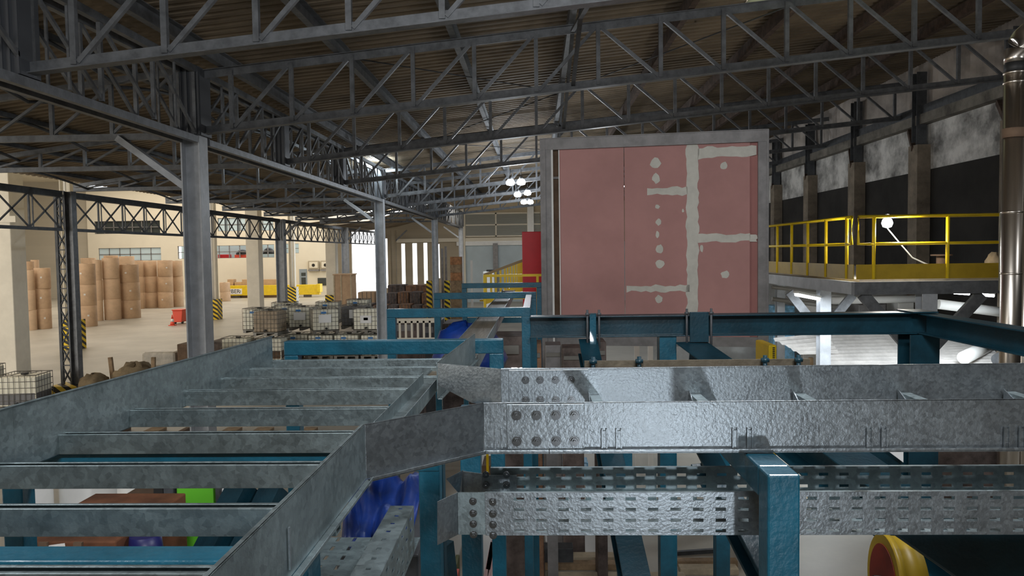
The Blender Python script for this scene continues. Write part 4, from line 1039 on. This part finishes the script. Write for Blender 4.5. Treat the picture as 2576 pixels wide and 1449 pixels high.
MB().box((-.135, YN - .0085, zB + .006), (-.130, YN - .004, zB + .075)).box((-.115, YN - .0085, zB + .006), (-.110, YN - .004, zB + .07)).box((-.085, YN - .0085, zB + .006), (-.062, YN - .004, zB + .068)).build('rung_tab', GALV, BR)

# ---------------------------------------------------------------- perforated tray underneath
TT, TB, YTN, YTF = H - .742, H - .875, 2.30, 2.57
def perforated(name, parent, origin, du, dv, L, W, cols, rows, sl=.032, sh=.0105, m=GALV, u0=.03, pu=.0695, th=.0025, offset=0.0):
    """sheet spanned by unit vectors du, dv with slotted holes really cut through"""
    du = V(du); dv = V(dv); nrm = du.cross(dv).normalized()
    us = [0.0]; vs_ = [0.0]
    slots_u = []
    u = u0
    while u + sl < L: slots_u.append((u, u + sl)); u += pu
    slots_v = [(r - sh / 2, r + sh / 2) for r in rows]
    for a, c in slots_u: us += [a, c]
    us.append(L)
    for a, c in slots_v: vs_ += [a, c]
    vs_.append(W)
    nu, nv = len(us), len(vs_)
    P = [V(origin) + du * a + dv * c for c in vs_ for a in us]
    fs = []
    for j in range(nv - 1):
        for i in range(nu - 1):
            if i % 2 == 1 and j % 2 == 1 and i < nu - 1: continue
            fs.append((j * nu + i, j * nu + i + 1, (j + 1) * nu + i + 1, (j + 1) * nu + i))
    o = MB().add(P, fs).build(name, m, parent)
    so = o.modifiers.new('gauge', 'SOLIDIFY'); so.thickness = th; so.offset = 0
    return o
TR = thing('cable_tray', (.8, 2.45, TB), 'perforated galvanised cable tray hanging below the ladder branch', 'cable tray')
tx = lambda px: PY(px, 1300, YTN).x
h_ = TT - TB
rows = [h_ * f for f in (.10, .345, .60, .85)]
x0 = tx(1221)
perforated('near_wall', TR, (x0, YTN, TB), (1, 0, 0), (0, 0, 1), 2.45, h_, 0, rows, u0=tx(1293) - x0, pu=.0687)
perforated('far_wall', TR, (x0, YTF, TB), (1, 0, 0), (0, 0, 1), 2.5, h_, 0, [h_ * f for f in (.2, .5, .8)], m=GALVD, u0=tx(1293) - x0, pu=.0687)
perforated('tray_floor', TR, (x0, YTN, TB), (1, 0, 0), (0, 1, 0), 2.45, YTF - YTN, 0, [.04, .09, .135, .18, .23], m=GALVD, u0=tx(1293) - x0, pu=.0687)
MB().box((x0, YTN, TT - .003), (x0 + 2.45, YTN + .012, TT)).box((x0, YTF, TT - .003), (x0 + 2.5, YTF + .014, TT)).build('folded_lip', GALVD, TR)
o = MB().box((tx(1152), YTN + .004, TB), (tx(1260), YTN + .007, TT)).build('joint_plate', GALVD, TR)
for px in (1190, 1240):
    for py in (1262, 1292, 1319, 1346): bolt(o, (tx(px), YTN - .003 if px > 1220 else YTN + .004, PY(px, py, YTN).z), .62)
bend = MB().prism([(tx(1152), YTN + .006, TB), (tx(1152), YTN + .006, TT), PY(1100, 1262, 2.2), PY(1100, 1372, 2.2)], (0, .003, 0)); bend.build('bend_plate', GALV, TR, bevel=.001)
o = MB().prism([PY(1212, 1196, 2.55), PY(1300, 1196, 2.55), PY(1300, 1238, 2.55), PY(1212, 1238, 2.55)], (0, .003, 0)).build('joint_plate', GALV, TR)
for px in (1222, 1274):
    for py in (1194, 1221): bolt(o, PY(px, py, 2.545), .62)
MB().prism([PY(1122, 1205, 2.62), PY(1165, 1183, 2.57), PY(1165, 1240, 2.57), PY(1155, 1243, 2.5)], (0, .003, 0)).prism([PY(1165, 1185, 2.57), PY(1215, 1192, 2.56), PY(1215, 1240, 2.56), PY(1165, 1240, 2.57)], (0, .003, 0)).build('bend_plate', GALV, TR, bevel=.001)
# arm of the tray coming towards the camera
TA = thing('cable_tray', (-.5, 1.8, TB), 'perforated tray arm running below the wide ladder towards the camera', 'cable tray')
perforated('side_wall', TA, (-.372, .5, TB), (0, 1, 0), (0, 0, 1), 1.68, h_, 0, rows, m=GALVD, pu=.0687)
perforated('tray_floor', TA, (-.66, .5, TB), (0, 1, 0), (1, 0, 0), 1.78, .29, 0, [.04, .09, .145, .20, .25], m=GALVD, pu=.0687)
perforated('side_wall', TA, (-.66, .5, TB), (0, 1, 0), (0, 0, 1), 1.75, h_, 0, rows, m=GALVD, pu=.0687)
perforated('top_flange', TA, (-.44, .5, TT), (0, 1, 0), (1, 0, 0), 1.68, .068, 0, [.034], sl=.014, sh=.012, m=GALVD, pu=.06)

# ---------------------------------------------------------------- teal tube supports
def tube_frame(name, label, group=None, base=(0, 0, 0)): return thing(name, base, label, 'support frame', group)
sq = lambda b, p, q, w=.088, u=(0, 0, 1): b.bar(p, q, w, w, u)
# bracket in front of the tray
t = tube_frame('support_bracket', 'teal square-tube bracket with a mitred corner, standing in front of the perforated tray', base=(.665, 2.09, 0))
w = .088
sq(MB(), (.665, 2.094, 0), (.665, 2.094, zB - .008), w, (0, 1, 0)).build('post', BLUE, t, bevel=.006)
sq(MB(), (.665, 2.139, zB - .008 - w / 2), (.665, 3.35, zB - .008 - w / 2), w).build('arm', BLUE, t, bevel=.006)
MB().box((.60, 1.99, 0), (.73, 2.2, .012)).build('base_plate', BLUE, t)
# portal under the wide ladder
t = tube_frame('support_portal', 'teal portal frame crossing under the ladder rungs between the second and third visible gaps', base=(-1, 2.55, 0))
MB().bar((-1.80, 2.56, H - .70), (-.34, 2.56, H - .70), .08, .08).build('crossbar', BLUE, t, bevel=.005)
for x, m in ((-1.83, BLUE), (-.375, BLUE)): sq(MB(), (x, 2.56, 0), (x, 2.56, H - .66 if x < -1 else H - .66), .072, (0, 1, 0)).build('post', m, t, bevel=.005)
MB().bar((-.347, 2.63, 0), (-.347, 2.63, H - .66), .02, .07, (0, 1, 0)).build('stiffener', NAVY, t)
t = tube_frame('support_portal', 'teal portal frame under the ladder, its crossbar lowest in the view', base=(-1, 1.6, 0))
MB().bar((-1.80, 1.63, H - .71), (-.5, 1.63, H - .71), .09, .1).build('crossbar', BLUE, t, bevel=.005)
for x in (-1.3, -.55): sq(MB(), (x - (.45 if x < -1 else 0), 1.63, 0), (x - (.45 if x < -1 else 0), 1.63, H - .76), .07, (0, 1, 0)).build('post', BLUE, t, bevel=.005)
# post behind the tray joint, with a leaning stay
t = tube_frame('support_post', 'teal post behind the tray joint plate, beside a leaning stay', base=(-.26, 2.95, 0))
p = PY(1186, 1200, 2.98); sq(MB(), (p.x, 2.98, 0), (p.x, 2.98, zB - .004), .08, (0, 1, 0)).build('post', BLUE, t, bevel=.005)
MB().bar((p.x + .02, 2.98, H - 2.6), PY(1118, 1365, 2.8), .05, .05).build('leaning_stay', NAVY, t)

# the row of portals down the line
PT = [(4.42, (719, 858), (1266, 852)), (7.02, (974, 778), (1334, 772)), (9.75, (1092, 737), (1349, 734)), (12.45, (1162, 713), (1362, 710))]
for k, (Y, a, c) in enumerate(PT):
    p = PY(*a, Y); q = PY(*c, Y); z = (p.z + q.z) / 2; w = .082
    t = tube_frame('teal_portal', 'teal square-tube portal astride the cable line, %s in the row from the camera' % ORD[k], 'teal portals', ((p.x + q.x) / 2, Y, 0))
    MB().bar((p.x, Y, z - w / 2), (q.x, Y, z - w / 2), w, w).build('crossbar', BLUE, t, bevel=.005)
    for x in (p.x + w / 2, q.x - w / 2): MB().bar((x, Y + .001, 0), (x, Y + .001, z - w), w, w, (0, 1, 0)).build('post', BLUE, t, bevel=.005)
    if k >= 1: MB().bar((p.x + w, Y + .03, z - .62), (q.x - w, Y + .03, z - .62), .07, .09).build('lower_rail', BLUE, t, bevel=.004)
    if k == 1: MB().bar((q.x - .04, Y + .05, z - .06), (q.x - .04, PT[2][0] - .06, z - .06), .07, .07).build('link_tube', BLUE, t)
# dusty tray inside the portals
Y0, Y1 = 4.6, 12.3; zt_ = H - .62
t = thing('cable_tray', (-.45, 8, zt_), 'dusty brown cable tray running on between the teal portals', 'cable tray')
TRAYD = mat('dusty_tray_steel', (.175, .145, .105), .55, .5, .3, 8, .3, 30, stretch=(1, .1, 1))
MB().box((-.56, 3.75, zt_ - .01), (-.365, Y1, zt_)).build('tray_floor', TRAYD, t)
MB().box((-.365, 3.75, zt_ - .08), (-.36, Y1, zt_ + .012)).box((-.565, 3.75, zt_ - .08), (-.56, Y1, zt_ + .01)).build('side_wall', GALVD, t)

# ---------------------------------------------------------------- heavy teal frame on the other side
YH = 7.0
a = PY(1333, 796, YH); c = PY(2332, 783, YH); zt2 = (a.z + c.z) / 2; hb = .195
t = thing('beam_frame', ((a.x + c.x) / 2, YH, 0), 'heavy dark teal steel beam frame with bolted clamps, in front of the pink panel', 'beam frame')
MB().hsec((a.x, YH, zt2 - hb / 2), (c.x, YH, zt2 - hb / 2), hb, .19, .012, .012).build('beam', NAVY, t, bevel=.003)
rx = c.x - .10
MB().hsec((rx, YH - .05, 0), (rx, YH - .05, zt2 - hb), .24, .26, .014, .012, (0, 1, 0)).build('post', NAVY, t, bevel=.003)
MB().hsec((c.x - .05, YH - .1, zt2 - hb / 2), (c.x + .02, 2.6, zt2 - hb / 2 - .02), hb * .95, .17, .012, .012).build('side_beam', NAVY, t, bevel=.003)
MB().box((c.x - .2, YH - .16, zt2), (c.x + .02, YH + .16, zt2 + .012)).build('cap_plate', NAVY, t)
px_ = PY(1677, 880, YH).x
MB().bar((px_, YH, 0), (px_, YH, zt2 - hb), .155, .155, (0, 1, 0)).build('post', BLUE, t, bevel=.005)
for k, px in enumerate([1490, 1752]):
    x = PY(px, 800, YH).x; wd = .028 if k == 0 else .085
    o = MB().box((x - wd, YH - .125, zt2 - hb - .05), (x + wd, YH - .101, zt2 + .03)).build('clamp_plate', NAVY, t, bevel=.003)
    for s in (-1, 1): 
        xx = x + s * (wd + .025)
        MB().cyl((xx, YH - .11, zt2 - hb - .1), (xx, YH - .11, zt2 + .06), .011, n=8).build('threaded_rod', STEELD, t)
        MB().cyl((xx, YH - .11, zt2 + .012), (xx, YH - .11, zt2 + .03), .022, n=6).build('nut', STEELD, t)
x = PY(1489, 850, YH).x
MB().bar((x, YH - .12, zt2 - .45), (x, YH - .12, zt2 + .02), .055, .04, (0, 1, 0)).build('hanger_bar', BLUE, t)
t = thing('support_beam', (.7, 3.3, H - .6), 'dusty brown channel resting behind the far ladder rail, with upright studs', 'beam')
MB().sweep([(-.07, 0), (.07, 0), (.07, .006), (.006, .006), (.006, .10), (-.006, .10), (-.006, .006), (-.07, .006)][::-1], (.20, 3.25, H - .572), (1.16, 3.25, H - .572)).build('channel', MATS['dusty_tray_steel'], t)
for x in (.235, .43, .96, 1.1): MB().cyl((x, 3.21, H - .57), (x, 3.21, H - .45), .009, n=8).cyl((x, 3.21, H - .478), (x, 3.21, H - .462), .018, n=6).build('stud', NAVY, t)
# sloping beams running down from the heavy beam
def slope(name, label, p, q, w, h, m):
    t = thing(name, q, label, 'sloping beam')
    MB().hsec(p, q, h, w, .012, .01).build('beam', m, t, bevel=.003)
    MB().box((q[0] - w / 2 - .03, q[1] - .05, q[2] - h * .6), (q[0] + w / 2 + .03, q[1] + .05, q[2] - h * .5)).build('foot_plate', m, t)
    return t
slope('sloping_beam', 'dark teal sloping beam leaving the heavy beam beside its second clamp, heading down past the bracket', PY(1735, 893, YH - .05), PY(2540, 1500, 3.6), .30, .26, NAVY)
slope('sloping_beam', 'dark sloping beam under the ladder branch, left of the thin teal post'.replace('left of', 'next to'), PY(1478, 872, YH - .02), PY(1625, 1600, 4.2), .17, .17, NAVY)
slope('sloping_beam', 'dark tube stay crossing behind the perforated tray near the bracket', PY(1770, 1150, 3.3), PY(1955, 1500, 2.75), .10, .10, NAVY)
t = thing('teal_hopper', (2.2, 3.6, 0), 'broad dark teal casing panel below the tray behind the striped disc', 'casing')
pts = [PY(2240, 1340, 3.05), PY(2700, 1340, 3.05), PY(2700, 1600, 3.05), PY(2610, 1600, 3.05)]
MB().prism(pts, (0, .03, 0)).build('casing_panel', NAVY, t, bevel=.01)
pts = [PY(2060, 1130, 6.0), PY(2272, 1130, 6.0), PY(2272, 1240, 6.0), PY(2180, 1240, 6.0)]
MB().prism(pts, (0, .06, 0)).build('gusset_panel', NAVY, t)
p = PY(2270, 1140, 5.9); q = PY(2291, 1165, 5.9)
tag(MB().prism([PY(2225, 1128, 5.92), PY(2273, 1128, 5.92), PY(2273, 1164, 5.92)], (0, .012, 0)).build('notice_card', LABW, bevel=.002), 'white notice card tucked against the dark gusset under the branch', 'card')
for k, px in enumerate([1570, 1815]):
    x = PY(px, 1165, 5.6 + k * .4).x; Y = 5.6 + k * .4
    tag(MB().bar((x, Y, 0), (x, Y, H - 1.05), .11, .11, (0, 1, 0)).build('teal_post', BLUE, bevel=.004), 'short teal post glimpsed between branch and tray, %s' % ['near the thin post', 'behind the bracket arm'][k], 'post')

# ---------------------------------------------------------------- what shows on the floor through the gaps
FP = lambda px, py, z=0: PZ(px, py, z)
def slab(name, m, x0, y0, x1, y1, h, label, cat, group=None, z=0.0, bev=.01):
    """box whose top front edge and top back edge are read off the floor view"""
    a = PZ(x0, y1, z + h); c = PZ(x1, y0, z + h)
    if c.y < a.y + .05: c.y = a.y + .05
    return tag(MB().box((a.x, a.y, z), (max(c.x, a.x + .05), c.y, z + h)).build(name, m, bevel=bev), label, cat, group)
for k, (x0, x1, l) in enumerate([(40, 108, 'white drum with rounded side under the ladder, by the teal post'), (114, 262, 'large white drum under the ladder, in the middle'), (264, 410, 'white drum under the ladder, half covered by a brown board')]):
    Y = 6.6 + .25 * (k == 1); a = PY(x0, 1250, Y); c = PY(x1, 1250, Y); r = (c.x - a.x) / 2 * (1.4 if k == 0 else 1); zt3 = PY(200, 1228, Y).z + .3
    t = thing('white_drum', ((a.x + c.x) / 2 - (.1 if k == 0 else 0), Y + r, 0), l, 'drum')
    cx = (a.x + c.x) / 2 - (.1 if k == 0 else 0)
    MB().lathe([(r, 0), (r, zt3 - .02), (r - .02, zt3)], (cx, Y + r, 0), 32).build('drum_body', WHITE, t)
    MB().lathe([(r + .006, zt3 * .6), (r + .014, zt3 * .61), (r + .006, zt3 * .62)], (cx, Y + r, 0), 32).build('rib', WHITE, t)
p = PY(262, 1275, 6.0); q = PY(408, 1252, 6.4)
a = PY(258, 1276, 5.2); c = PY(408, 1276, 5.2); tag(MB().box((a.x, 5.2, 0), (c.x, 6.3, a.z)).build('brown_carton', OAK, bevel=.01), 'flat-topped brown carton in front of the third white drum', 'carton')
Y = 5.4; a = PY(445, 1276, Y); c = PY(536, 1222, Y)
t = thing('green_cabinet', ((a.x + c.x) / 2, Y, 0), 'bright green panelled cabinet seen through the ladder rungs', 'cabinet')
MB().box((a.x, Y, 0), (c.x, Y + .6, c.z + .15)).build('panel', GREEN, t, bevel=.008)
MB().box((a.x - .09, Y - .01, 0), (a.x - .02, Y + .6, c.z + .15)).box((c.x + .02, Y - .01, 0), (c.x + .05, Y + .6, c.z + .15)).build('frame_edge', STEELD, t)
MB().box((c.x + .07, Y - .01, c.z - .14), (c.x + .13, Y, c.z - .02)).build('notice', LABW, t)
MB().box((a.x - .17, Y, 0), (a.x - .10, Y + .3, c.z + .2)).build('cable_riser', BLACK, t)
slab('floor_board', WOOD, 232, 1078, 268, 1094, .1, 'orange-brown board end glimpsed under the ladder, first of the row', 'board', 'boards under the ladder')
for k, (x0, x1, m) in enumerate([(272, 330, OAK), (334, 420, WOOD), (424, 480, OAK), (535, 610, WOOD), (615, 690, WOOD), (740, 800, WOOD)]):
    slab('floor_board', m, x0, 1074, x1, 1096, .08, 'brown board end glimpsed under the ladder, %s of the row' % ORD[k + 1], 'board', 'boards under the ladder')
slab('notice_board', LABW, 482, 1074, 526, 1094, .09, 'white card lying among the boards under the ladder', 'card')
slab('steel_plate', BLUE, 700, 1074, 736, 1096, .09, 'teal plate end among the boards under the ladder', 'plate')
# bottom corner: crates and blue barrel
Y = 4.3; a = PY(20, 1420, Y); c = PY(290, 1362, Y)
t = thing('timber_crate', ((a.x + c.x) / 2, Y, 0), 'reddish brown timber crate low under the ladder with a grey lid flap', 'crate')
MB().box((a.x, Y, 0), (c.x, Y + .9, c.z)).build('crate_body', mat('reddish_timber', (.17, .065, .03), .8, 0, .4, 4), t, bevel=.01)
MB().prism([PY(105, 1385, 4.28), PY(158, 1378, 4.28), PY(160, 1392, 4.25), PY(120, 1398, 4.25)], (0, .02, .02)).build('lid_flap', FIBRO, t)
for f in (.3, .62): MB().bar((a.x + (c.x - a.x) * f, Y - .012, 0), (a.x + (c.x - a.x) * (f + .05), Y - .012, c.z), .05, .02, (0, 1, 0)).build('batten', OAK, t)
Y = 4.35; a = PY(305, 1400, Y); c = PY(385, 1360, Y); r = (c.x - a.x) * .5
t = thing('blue_barrel', ((a.x + c.x) / 2, Y + r, 0), 'dark blue plastic barrel beside the reddish crate', 'barrel')
MB().lathe([(r * .92, 0), (r, .1), (r, c.z - .1), (r * .9, c.z)], ((a.x + c.x) / 2, Y + r, 0), 28).build('barrel_body', mat('dark_blue_plastic', (.018, .02, .13), .4), t)
MB().box((a.x + .02, Y - .01, c.z - .2), (a.x + .11, Y + .02, c.z - .07)).build('label', LABW, t)
for k, (p, q) in enumerate([((620, 1225), (330, 1460)), ((700, 1235), (470, 1460)), ((560, 1225), (300, 1440))][:2]):
    tag(MB().bar(PY(*p, 5.0), V((PY(*q, 3.3).x - 1.2, 2.4, .1)), .16, .2).build('sloping_channel', NAVY), 'dark teal sloping channel under the ladder, %s' % ['beside the green cabinet', 'next to the tray arm'][k], 'sloping channel')
# blue tarp below the junction
TP = []
Y = 3.3
t = MB(); nx_, ny_ = 22, 16; rnd = random.Random(3); vs = []
c00, c10, c01, c11 = PY(860, 1380, 3.0), PY(1010, 1370, 3.0), PY(890, 1195, 3.75), PY(1090, 1190, 3.75)
for j in range(ny_ + 1):
    for i in range(nx_ + 1):
        f, g = i / nx_, j / ny_; p = c00.lerp(c10, f).lerp(c01.lerp(c11, f), g)
        vs.append(p + V((0, 0, .045 * math.sin(f * 9 + g * 5) * math.sin(g * 7) + .02 * math.sin(f * 23 + g * 3) + rnd.uniform(-.006, .006))))
t.add(vs, [(j * (nx_ + 1) + i, j * (nx_ + 1) + i + 1, (j + 1) * (nx_ + 1) + i + 1, (j + 1) * (nx_ + 1) + i) for j in range(ny_) for i in range(nx_)], True)
o = t.build('tarpaulin', TARPB); s_ = o.modifiers.new('gauge', 'SOLIDIFY'); s_.thickness = .006
tag(o, 'bright blue tarpaulin folded below the bend of the ladder', 'tarpaulin')
p = PY(960, 1300, 3.4)
t = thing('equipment_box', (p.x, 3.5, 0), 'dark machine under the blue tarpaulin at the ladder bend', 'machine')
MB().box((p.x - .16, 3.2, 0), (p.x + .2, 3.9, PY(960, 1395, 3.2).z)).build('casing', STEELD, t, bevel=.01)

# floor goods beyond the tray: timber, profiles, crates, striped disc
def flat(px0, py0, px1, py1, h, m, name, label, cat, group=None): return slab(name, m, px0, py0, px1, py1, h, label, cat, group, bev=.008)
for k, (x0, x1, y0, y1) in enumerate([(1276, 1560, 1388, 1402), (1345, 1560, 1408, 1420), (1376, 1720, 1438, 1449), (1705, 1850, 1402, 1412), (1712, 1850, 1418, 1432)]):
    flat(x0, y0, x1, y1, .09, WOODP if k % 2 == 0 else WOOD, 'timber_batten', 'long timber batten on the pale floor below the tray, %s counted from the far one' % ORD[k], 'batten', 'battens on the floor')
tag(MB().bar(FP(1695, 1392, .03), FP(1812, 1384, .03), .06, .06).build('steel_bar', STEELD), 'short dark steel bar lying on the pale floor below the tray', 'bar')
Y = 8.5
t = thing('red_white_trestle', (PY(1235, 1400, Y).x, Y, 0), 'pinkish white folded trestle standing beside the teal post', 'trestle')
for a, c in (((1222, 1449), (1240, 1362)), ((1232, 1449), (1240, 1362)), ((1244, 1420), (1252, 1362)), ((1228, 1430), (1240, 1362))): MB().bar(PY(*a, Y), PY(*c, Y), .05, .05).build('trestle_leg', mat('pink_white_paint', (.55, .36, .36), .6) if 'pink_white_paint' not in MATS else MATS['pink_white_paint'], t)
flat(1262, 1392, 1345, 1449, .35, SCRAP, 'machine_casing', 'dark machine parts heaped beside the battens', 'machine')
flat(1290, 1366, 1370, 1386, .5, SCRAP, 'machine_casing', 'dark motor unit on the floor below the tray', 'machine')
flat(1360, 1364, 1440, 1380, .3, STEELD, 'machine_casing', 'grey pump unit on the floor beside the dark motor', 'machine')
flat(1140, 1395, 1156, 1420, .4, mat('olive_green_paint', (.16, .18, .07), .6), 'steel_drum', 'olive drum glimpsed between two teal posts', 'drum')
flat(1138, 1430, 1156, 1449, .4, MATS['red_plastic'], 'steel_crate', 'red crate glimpsed between two teal posts', 'crate')
for k, (x0, x1) in enumerate([(1405, 1440), (1440, 1476)]):
    for j, y in enumerate((1150, 1166)):
        flat(x0, y, x1, y + 14, .25, BLUEW, 'blue_sack', 'blue and white plastic sack below the branch, %s' % [['rear one by the grey post', 'front one by the grey post'], ['rear one by the pale floor', 'front one by the pale floor']][k][j], 'sack')
flat(1212, 1146, 1300, 1172, .3, OAK, 'brown_crate', 'brown crate glimpsed under the branch joint plate', 'crate'); flat(1300, 1146, 1374, 1172, .45, SCRAP, 'machine_casing', 'dark machine frame glimpsed under the joint plate', 'machine')
p = PY(1388, 1160, 10); tag(MB().bar((p.x, 10, 0), (p.x, 10, PY(1388, 1130, 10).z), .14, .14, (0, 1, 0)).build('grey_post', FRAMEG), 'grey zinc post glimpsed under the joint plate', 'post')
# striped pale profiles leaning by the bracket
for k in range(5):
    a = PZ(1900 + 13 * k, 1180, .035); c = PZ(2030 + 13 * k, 1290, .035)
    tag(MB().bar(a, c, .05, .06).build('metal_profile', WOODP if k % 2 else YELG), 'long pale profile lying beyond the bracket corner, %s of the bundle' % ORD[k], 'profile', 'bundle of profiles')
# ochre reel with red recess, seen nearly edge-on
Y = 3.3; c = PY(2240, 1468, Y); rr = .208
ax = V((-.982, .10, .03)).normalized()
t = thing('cable_reel', (c.x, Y, 0), 'ochre reel with a dark red recessed hub face, below the tray', 'reel')
b = MB(); b.cyl(c, c - ax * .09, rr * .97, n=40); b.cyl(c + ax * .03, c, rr, n=40); b.build('drum_body', YELG, t)
MB().cyl(c + ax * .031, c + ax * .034, rr * .80, n=40).build('hub_disc', mat('dark_red_paint', (.22, .022, .01), .5, 0, .3, 5), t)
MB().cyl(c + ax * .034, c + ax * .07, .03, n=14).build('axle_stub', STEELD, t)
MB().box((c.x - .03, Y - .06, 0), (c.x + .12, Y + .06, c.z - rr)).build('pedestal', STEELD, t)
for k, (x0, x1, y0, y1, m, l) in enumerate([(2355, 2520, 1142, 1172, SCRAP, 'dark red scrap heap below the branch near the heavy post')]):
    Y = 9.5; a = PY(x0, y1 + 30, Y); c = PY(x1, y0 - 20, Y)
    tag(MB().box((a.x, Y, 0), (c.x, Y + .8, c.z)).build('scrap_crate', m, bevel=.03), l, 'crate')
# pale machine parts seen under the heavy beam
for k, (x0, x1, y0, y1, m, l, Y) in enumerate([(1415, 1467, 875, 905, SCRAP, 'dark machine guard under the heavy beam beside the pink frame leg', 11.5), (1326, 1362, 865, 925, SCRAPB, 'brown machine side under the heavy beam next to the portal post', 10.0), (1372, 1412, 868, 925, FRAMEG, 'grey machine column under the pink panel', 12.0), (1500, 1525, 860, 920, SCRAP, 'dark upright machine block by the hanging bar', 10.5)]):
    a = PY(x0, y1, Y); c = PY(x1, y0, Y); t = thing('machine_unit', ((a.x + c.x) / 2, Y, 0), l, 'machine')
    MB().box((a.x, Y, 0), (c.x, Y + .5, c.z)).build('casing', m, t, bevel=.015); MB().box((a.x + .02, Y - .03, c.z - .18), (c.x - .02, Y, c.z - .12)).build('roller', CAGE, t)
for k, px in enumerate((1602, 1636)):
    p = PY(px, 870, 16); tag(MB().bar((p.x, 16, 0), (p.x, 16, PY(px, 860, 16).z), .10, .10, (0, 1, 0)).build('pale_post', WHITE), 'pale post on the floor under the pink panel, %s' % ['near the diagonal', 'near the teal post'][k], 'post')

Y = 8.6; a = PY(1236, 930, Y); c = PY(1316, 846, Y)
t = thing('machine_unit', ((a.x + c.x) / 2, Y, 0), 'dusty brown machine housing seen between the first two portals', 'machine')
MB().box((a.x, Y, 0), (c.x, Y + .6, c.z)).build('casing', SCRAP, t, bevel=.02)
MB().box((a.x + .05, Y - .03, c.z - .2), (c.x - .05, Y, c.z - .1)).build('roller', CAGE, t)
# ================================================================ light
def light(kind, name, loc, energy, col=(1, 1, 1), size=.3, rot=None, sy=None, spot=None):
    l = bpy.data.lights.new(name, kind); l.energy = energy; l.color = col
    if kind == 'AREA':
        l.shape = 'RECTANGLE'; l.size = size; l.size_y = sy or size
    elif kind in ('POINT', 'SPOT'): l.shadow_soft_size = size
    if kind == 'SPOT': l.spot_size = spot or 1.2; l.spot_blend = 1.0
    o = bpy.data.objects.new(name, l); COL.objects.link(o); o.location = loc
    if rot is not None: o.rotation_euler = rot
    return o
def aim(o, target): o.rotation_euler = (V(target) - o.location).to_track_quat('-Z', 'Y').to_euler()
w = bpy.data.worlds.new('daylight'); SC.world = w; w.use_nodes = True
bg = w.node_tree.nodes['Background']; bg.inputs['Color'].default_value = (.93, .97, 1.0, 1); bg.inputs['Strength'].default_value = 2.6
WARM = (1, .91, .78)
# daylight through the loading hall's roof lights
for k, (x, y, sx, sy) in enumerate([(-40, 22, 26, 10), (-40, 44, 26, 10), (-40, 66, 26, 10), (-36, 81, 30, 6)]):
    light('AREA', 'roof_light', (x, y, H + 8.9), 2300 if k < 3 else 1700, WARM, sx, (0, 0, 0), sy)
o = light('AREA', 'gate_daylight', (-37, -5.8, H + .8), 3600, (1, .93, .82), 24, None, 9); aim(o, (-30, 40, H - 1))
# high-bay lamps down the hall
for k, (px, py, Y) in enumerate([(1284, 459, 28.4), (1311, 458, 28.4), (1302, 489, 34.1), (1327, 485, 34.1), (1318, 508, 39.6), (1334, 508, 39.6)]):
    p = PY(px, py, Y); zr2 = zc(p.x) if Y < 54 else p.z + .6
    t = thing('high_bay_lamp', p, 'round glowing high-bay lamp hanging in the hall, %s' % ['upper pair, towards the columns', 'upper pair, towards the pink panel', 'middle pair, towards the columns', 'middle pair, towards the pink panel', 'lowest pair, brighter one', 'lowest pair, small one'][k], 'lamp', 'high-bay lamps')
    MB().lathe([(.02, -.12), (.14, -.09), (.17, 0), (.11, .10)], p, 16).build('globe', BULB, t)
    MB().lathe([(.10, .09), (.06, .2), (.03, .24)], p, 16).build('reflector', STEEL, t)
    MB().tube([p + V((0, 0, .2)), V((p.x, p.y, max(zr2, p.z + .5)))], .012, 6).build('suspension', STEELD, t)
    light('POINT', 'high_bay_light', p + V((0, 0, -.35)), 170, (.86, .93, 1), .16)
# floodlights clamped to the inner columns
for k, (px, py, Y, e) in enumerate([(921, 383, 29.6, 420), (1045, 466, 46.2, 420)]):
    p = PY(px, py, Y)
    t = thing('floodlight', p, 'bright floodlight clamped to the girder, %s' % ['beside the second inner column', 'beside the slim inner column'][k], 'floodlight', 'column floodlights')
    MB().box((p.x - .25, p.y - .1, p.z - .12), (p.x + .25, p.y + .1, p.z + .12)).build('lamp_body', STEEL, t, bevel=.02)
    MB().box((p.x - .2, p.y - .125, p.z - .1), (p.x + .2, p.y - .1, p.z + .1)).build('lamp_glass', BULB, t)
    MB().box((p.x - .3, p.y - .1, p.z + .13), (p.x + .5, p.y + .4, p.z + .17)).build('visor', WHITE, t)
    light('POINT', 'flood_light', p + V((.1, -.35, -.05)), e, (.80, .93, 1), .12)
    light('POINT', 'flood_spill', p + V((.2, 1.0, -.3)), e * .6, (.80, .93, 1), .12)
# platform lamps
light('POINT', 'work_light', wl + V((0, -.16, 0)), 110, (1, .96, .88), .06)
for a, c, Y in [((2002, 746), (2066, 758), 17.5), ((2400, 741), (2438, 744), 16.5), ((2460, 746), (2500, 749), 16.5)]:
    p = (PY(*a, Y) + PY(*c, Y)) / 2
    light('AREA', 'tube_light', p - V((0, 0, .02)), 85 if Y > 17 else 190, (.86, .94, 1), 1.2, (0, 0, 0), .1)
# portable lamp standing low behind the viewer
o = light('SPOT', 'portable_lamp', (1.25, -3.6, H - 1.95), 150, (.84, .92, 1), .10, None, None, .5); aim(o, (.5, 2.3, H - .62))
# bodiless fill lamps added overhead to lift the hall's light
for x, y, e in [(1.5, 3.6, 270), (-3.2, 3.0, 110), (8.0, 6.0, 90), (2.0, 22.0, 60)]:
    light('POINT', 'bay_fill', (x, y, H + 2.1), e, (.93, .96, 1), .25)
o = light('AREA', 'gable_fill', (-5, 55.5, H + 3.6), 420, (1, .93, .82), 12, None, .8); aim(o, (-5, 72, H + 1))  # unseen area lamp added to brighten the end gable
o = light('AREA', 'front_fill', (.3, -1.8, H + 3.1), 330, (.93, .97, 1), 2.4, None, .6); aim(o, (.8, 8, H - .6))  # unseen fill lamp added above and behind the viewer
for o in bpy.data.objects:
    if '_o' in o: del o['_o']
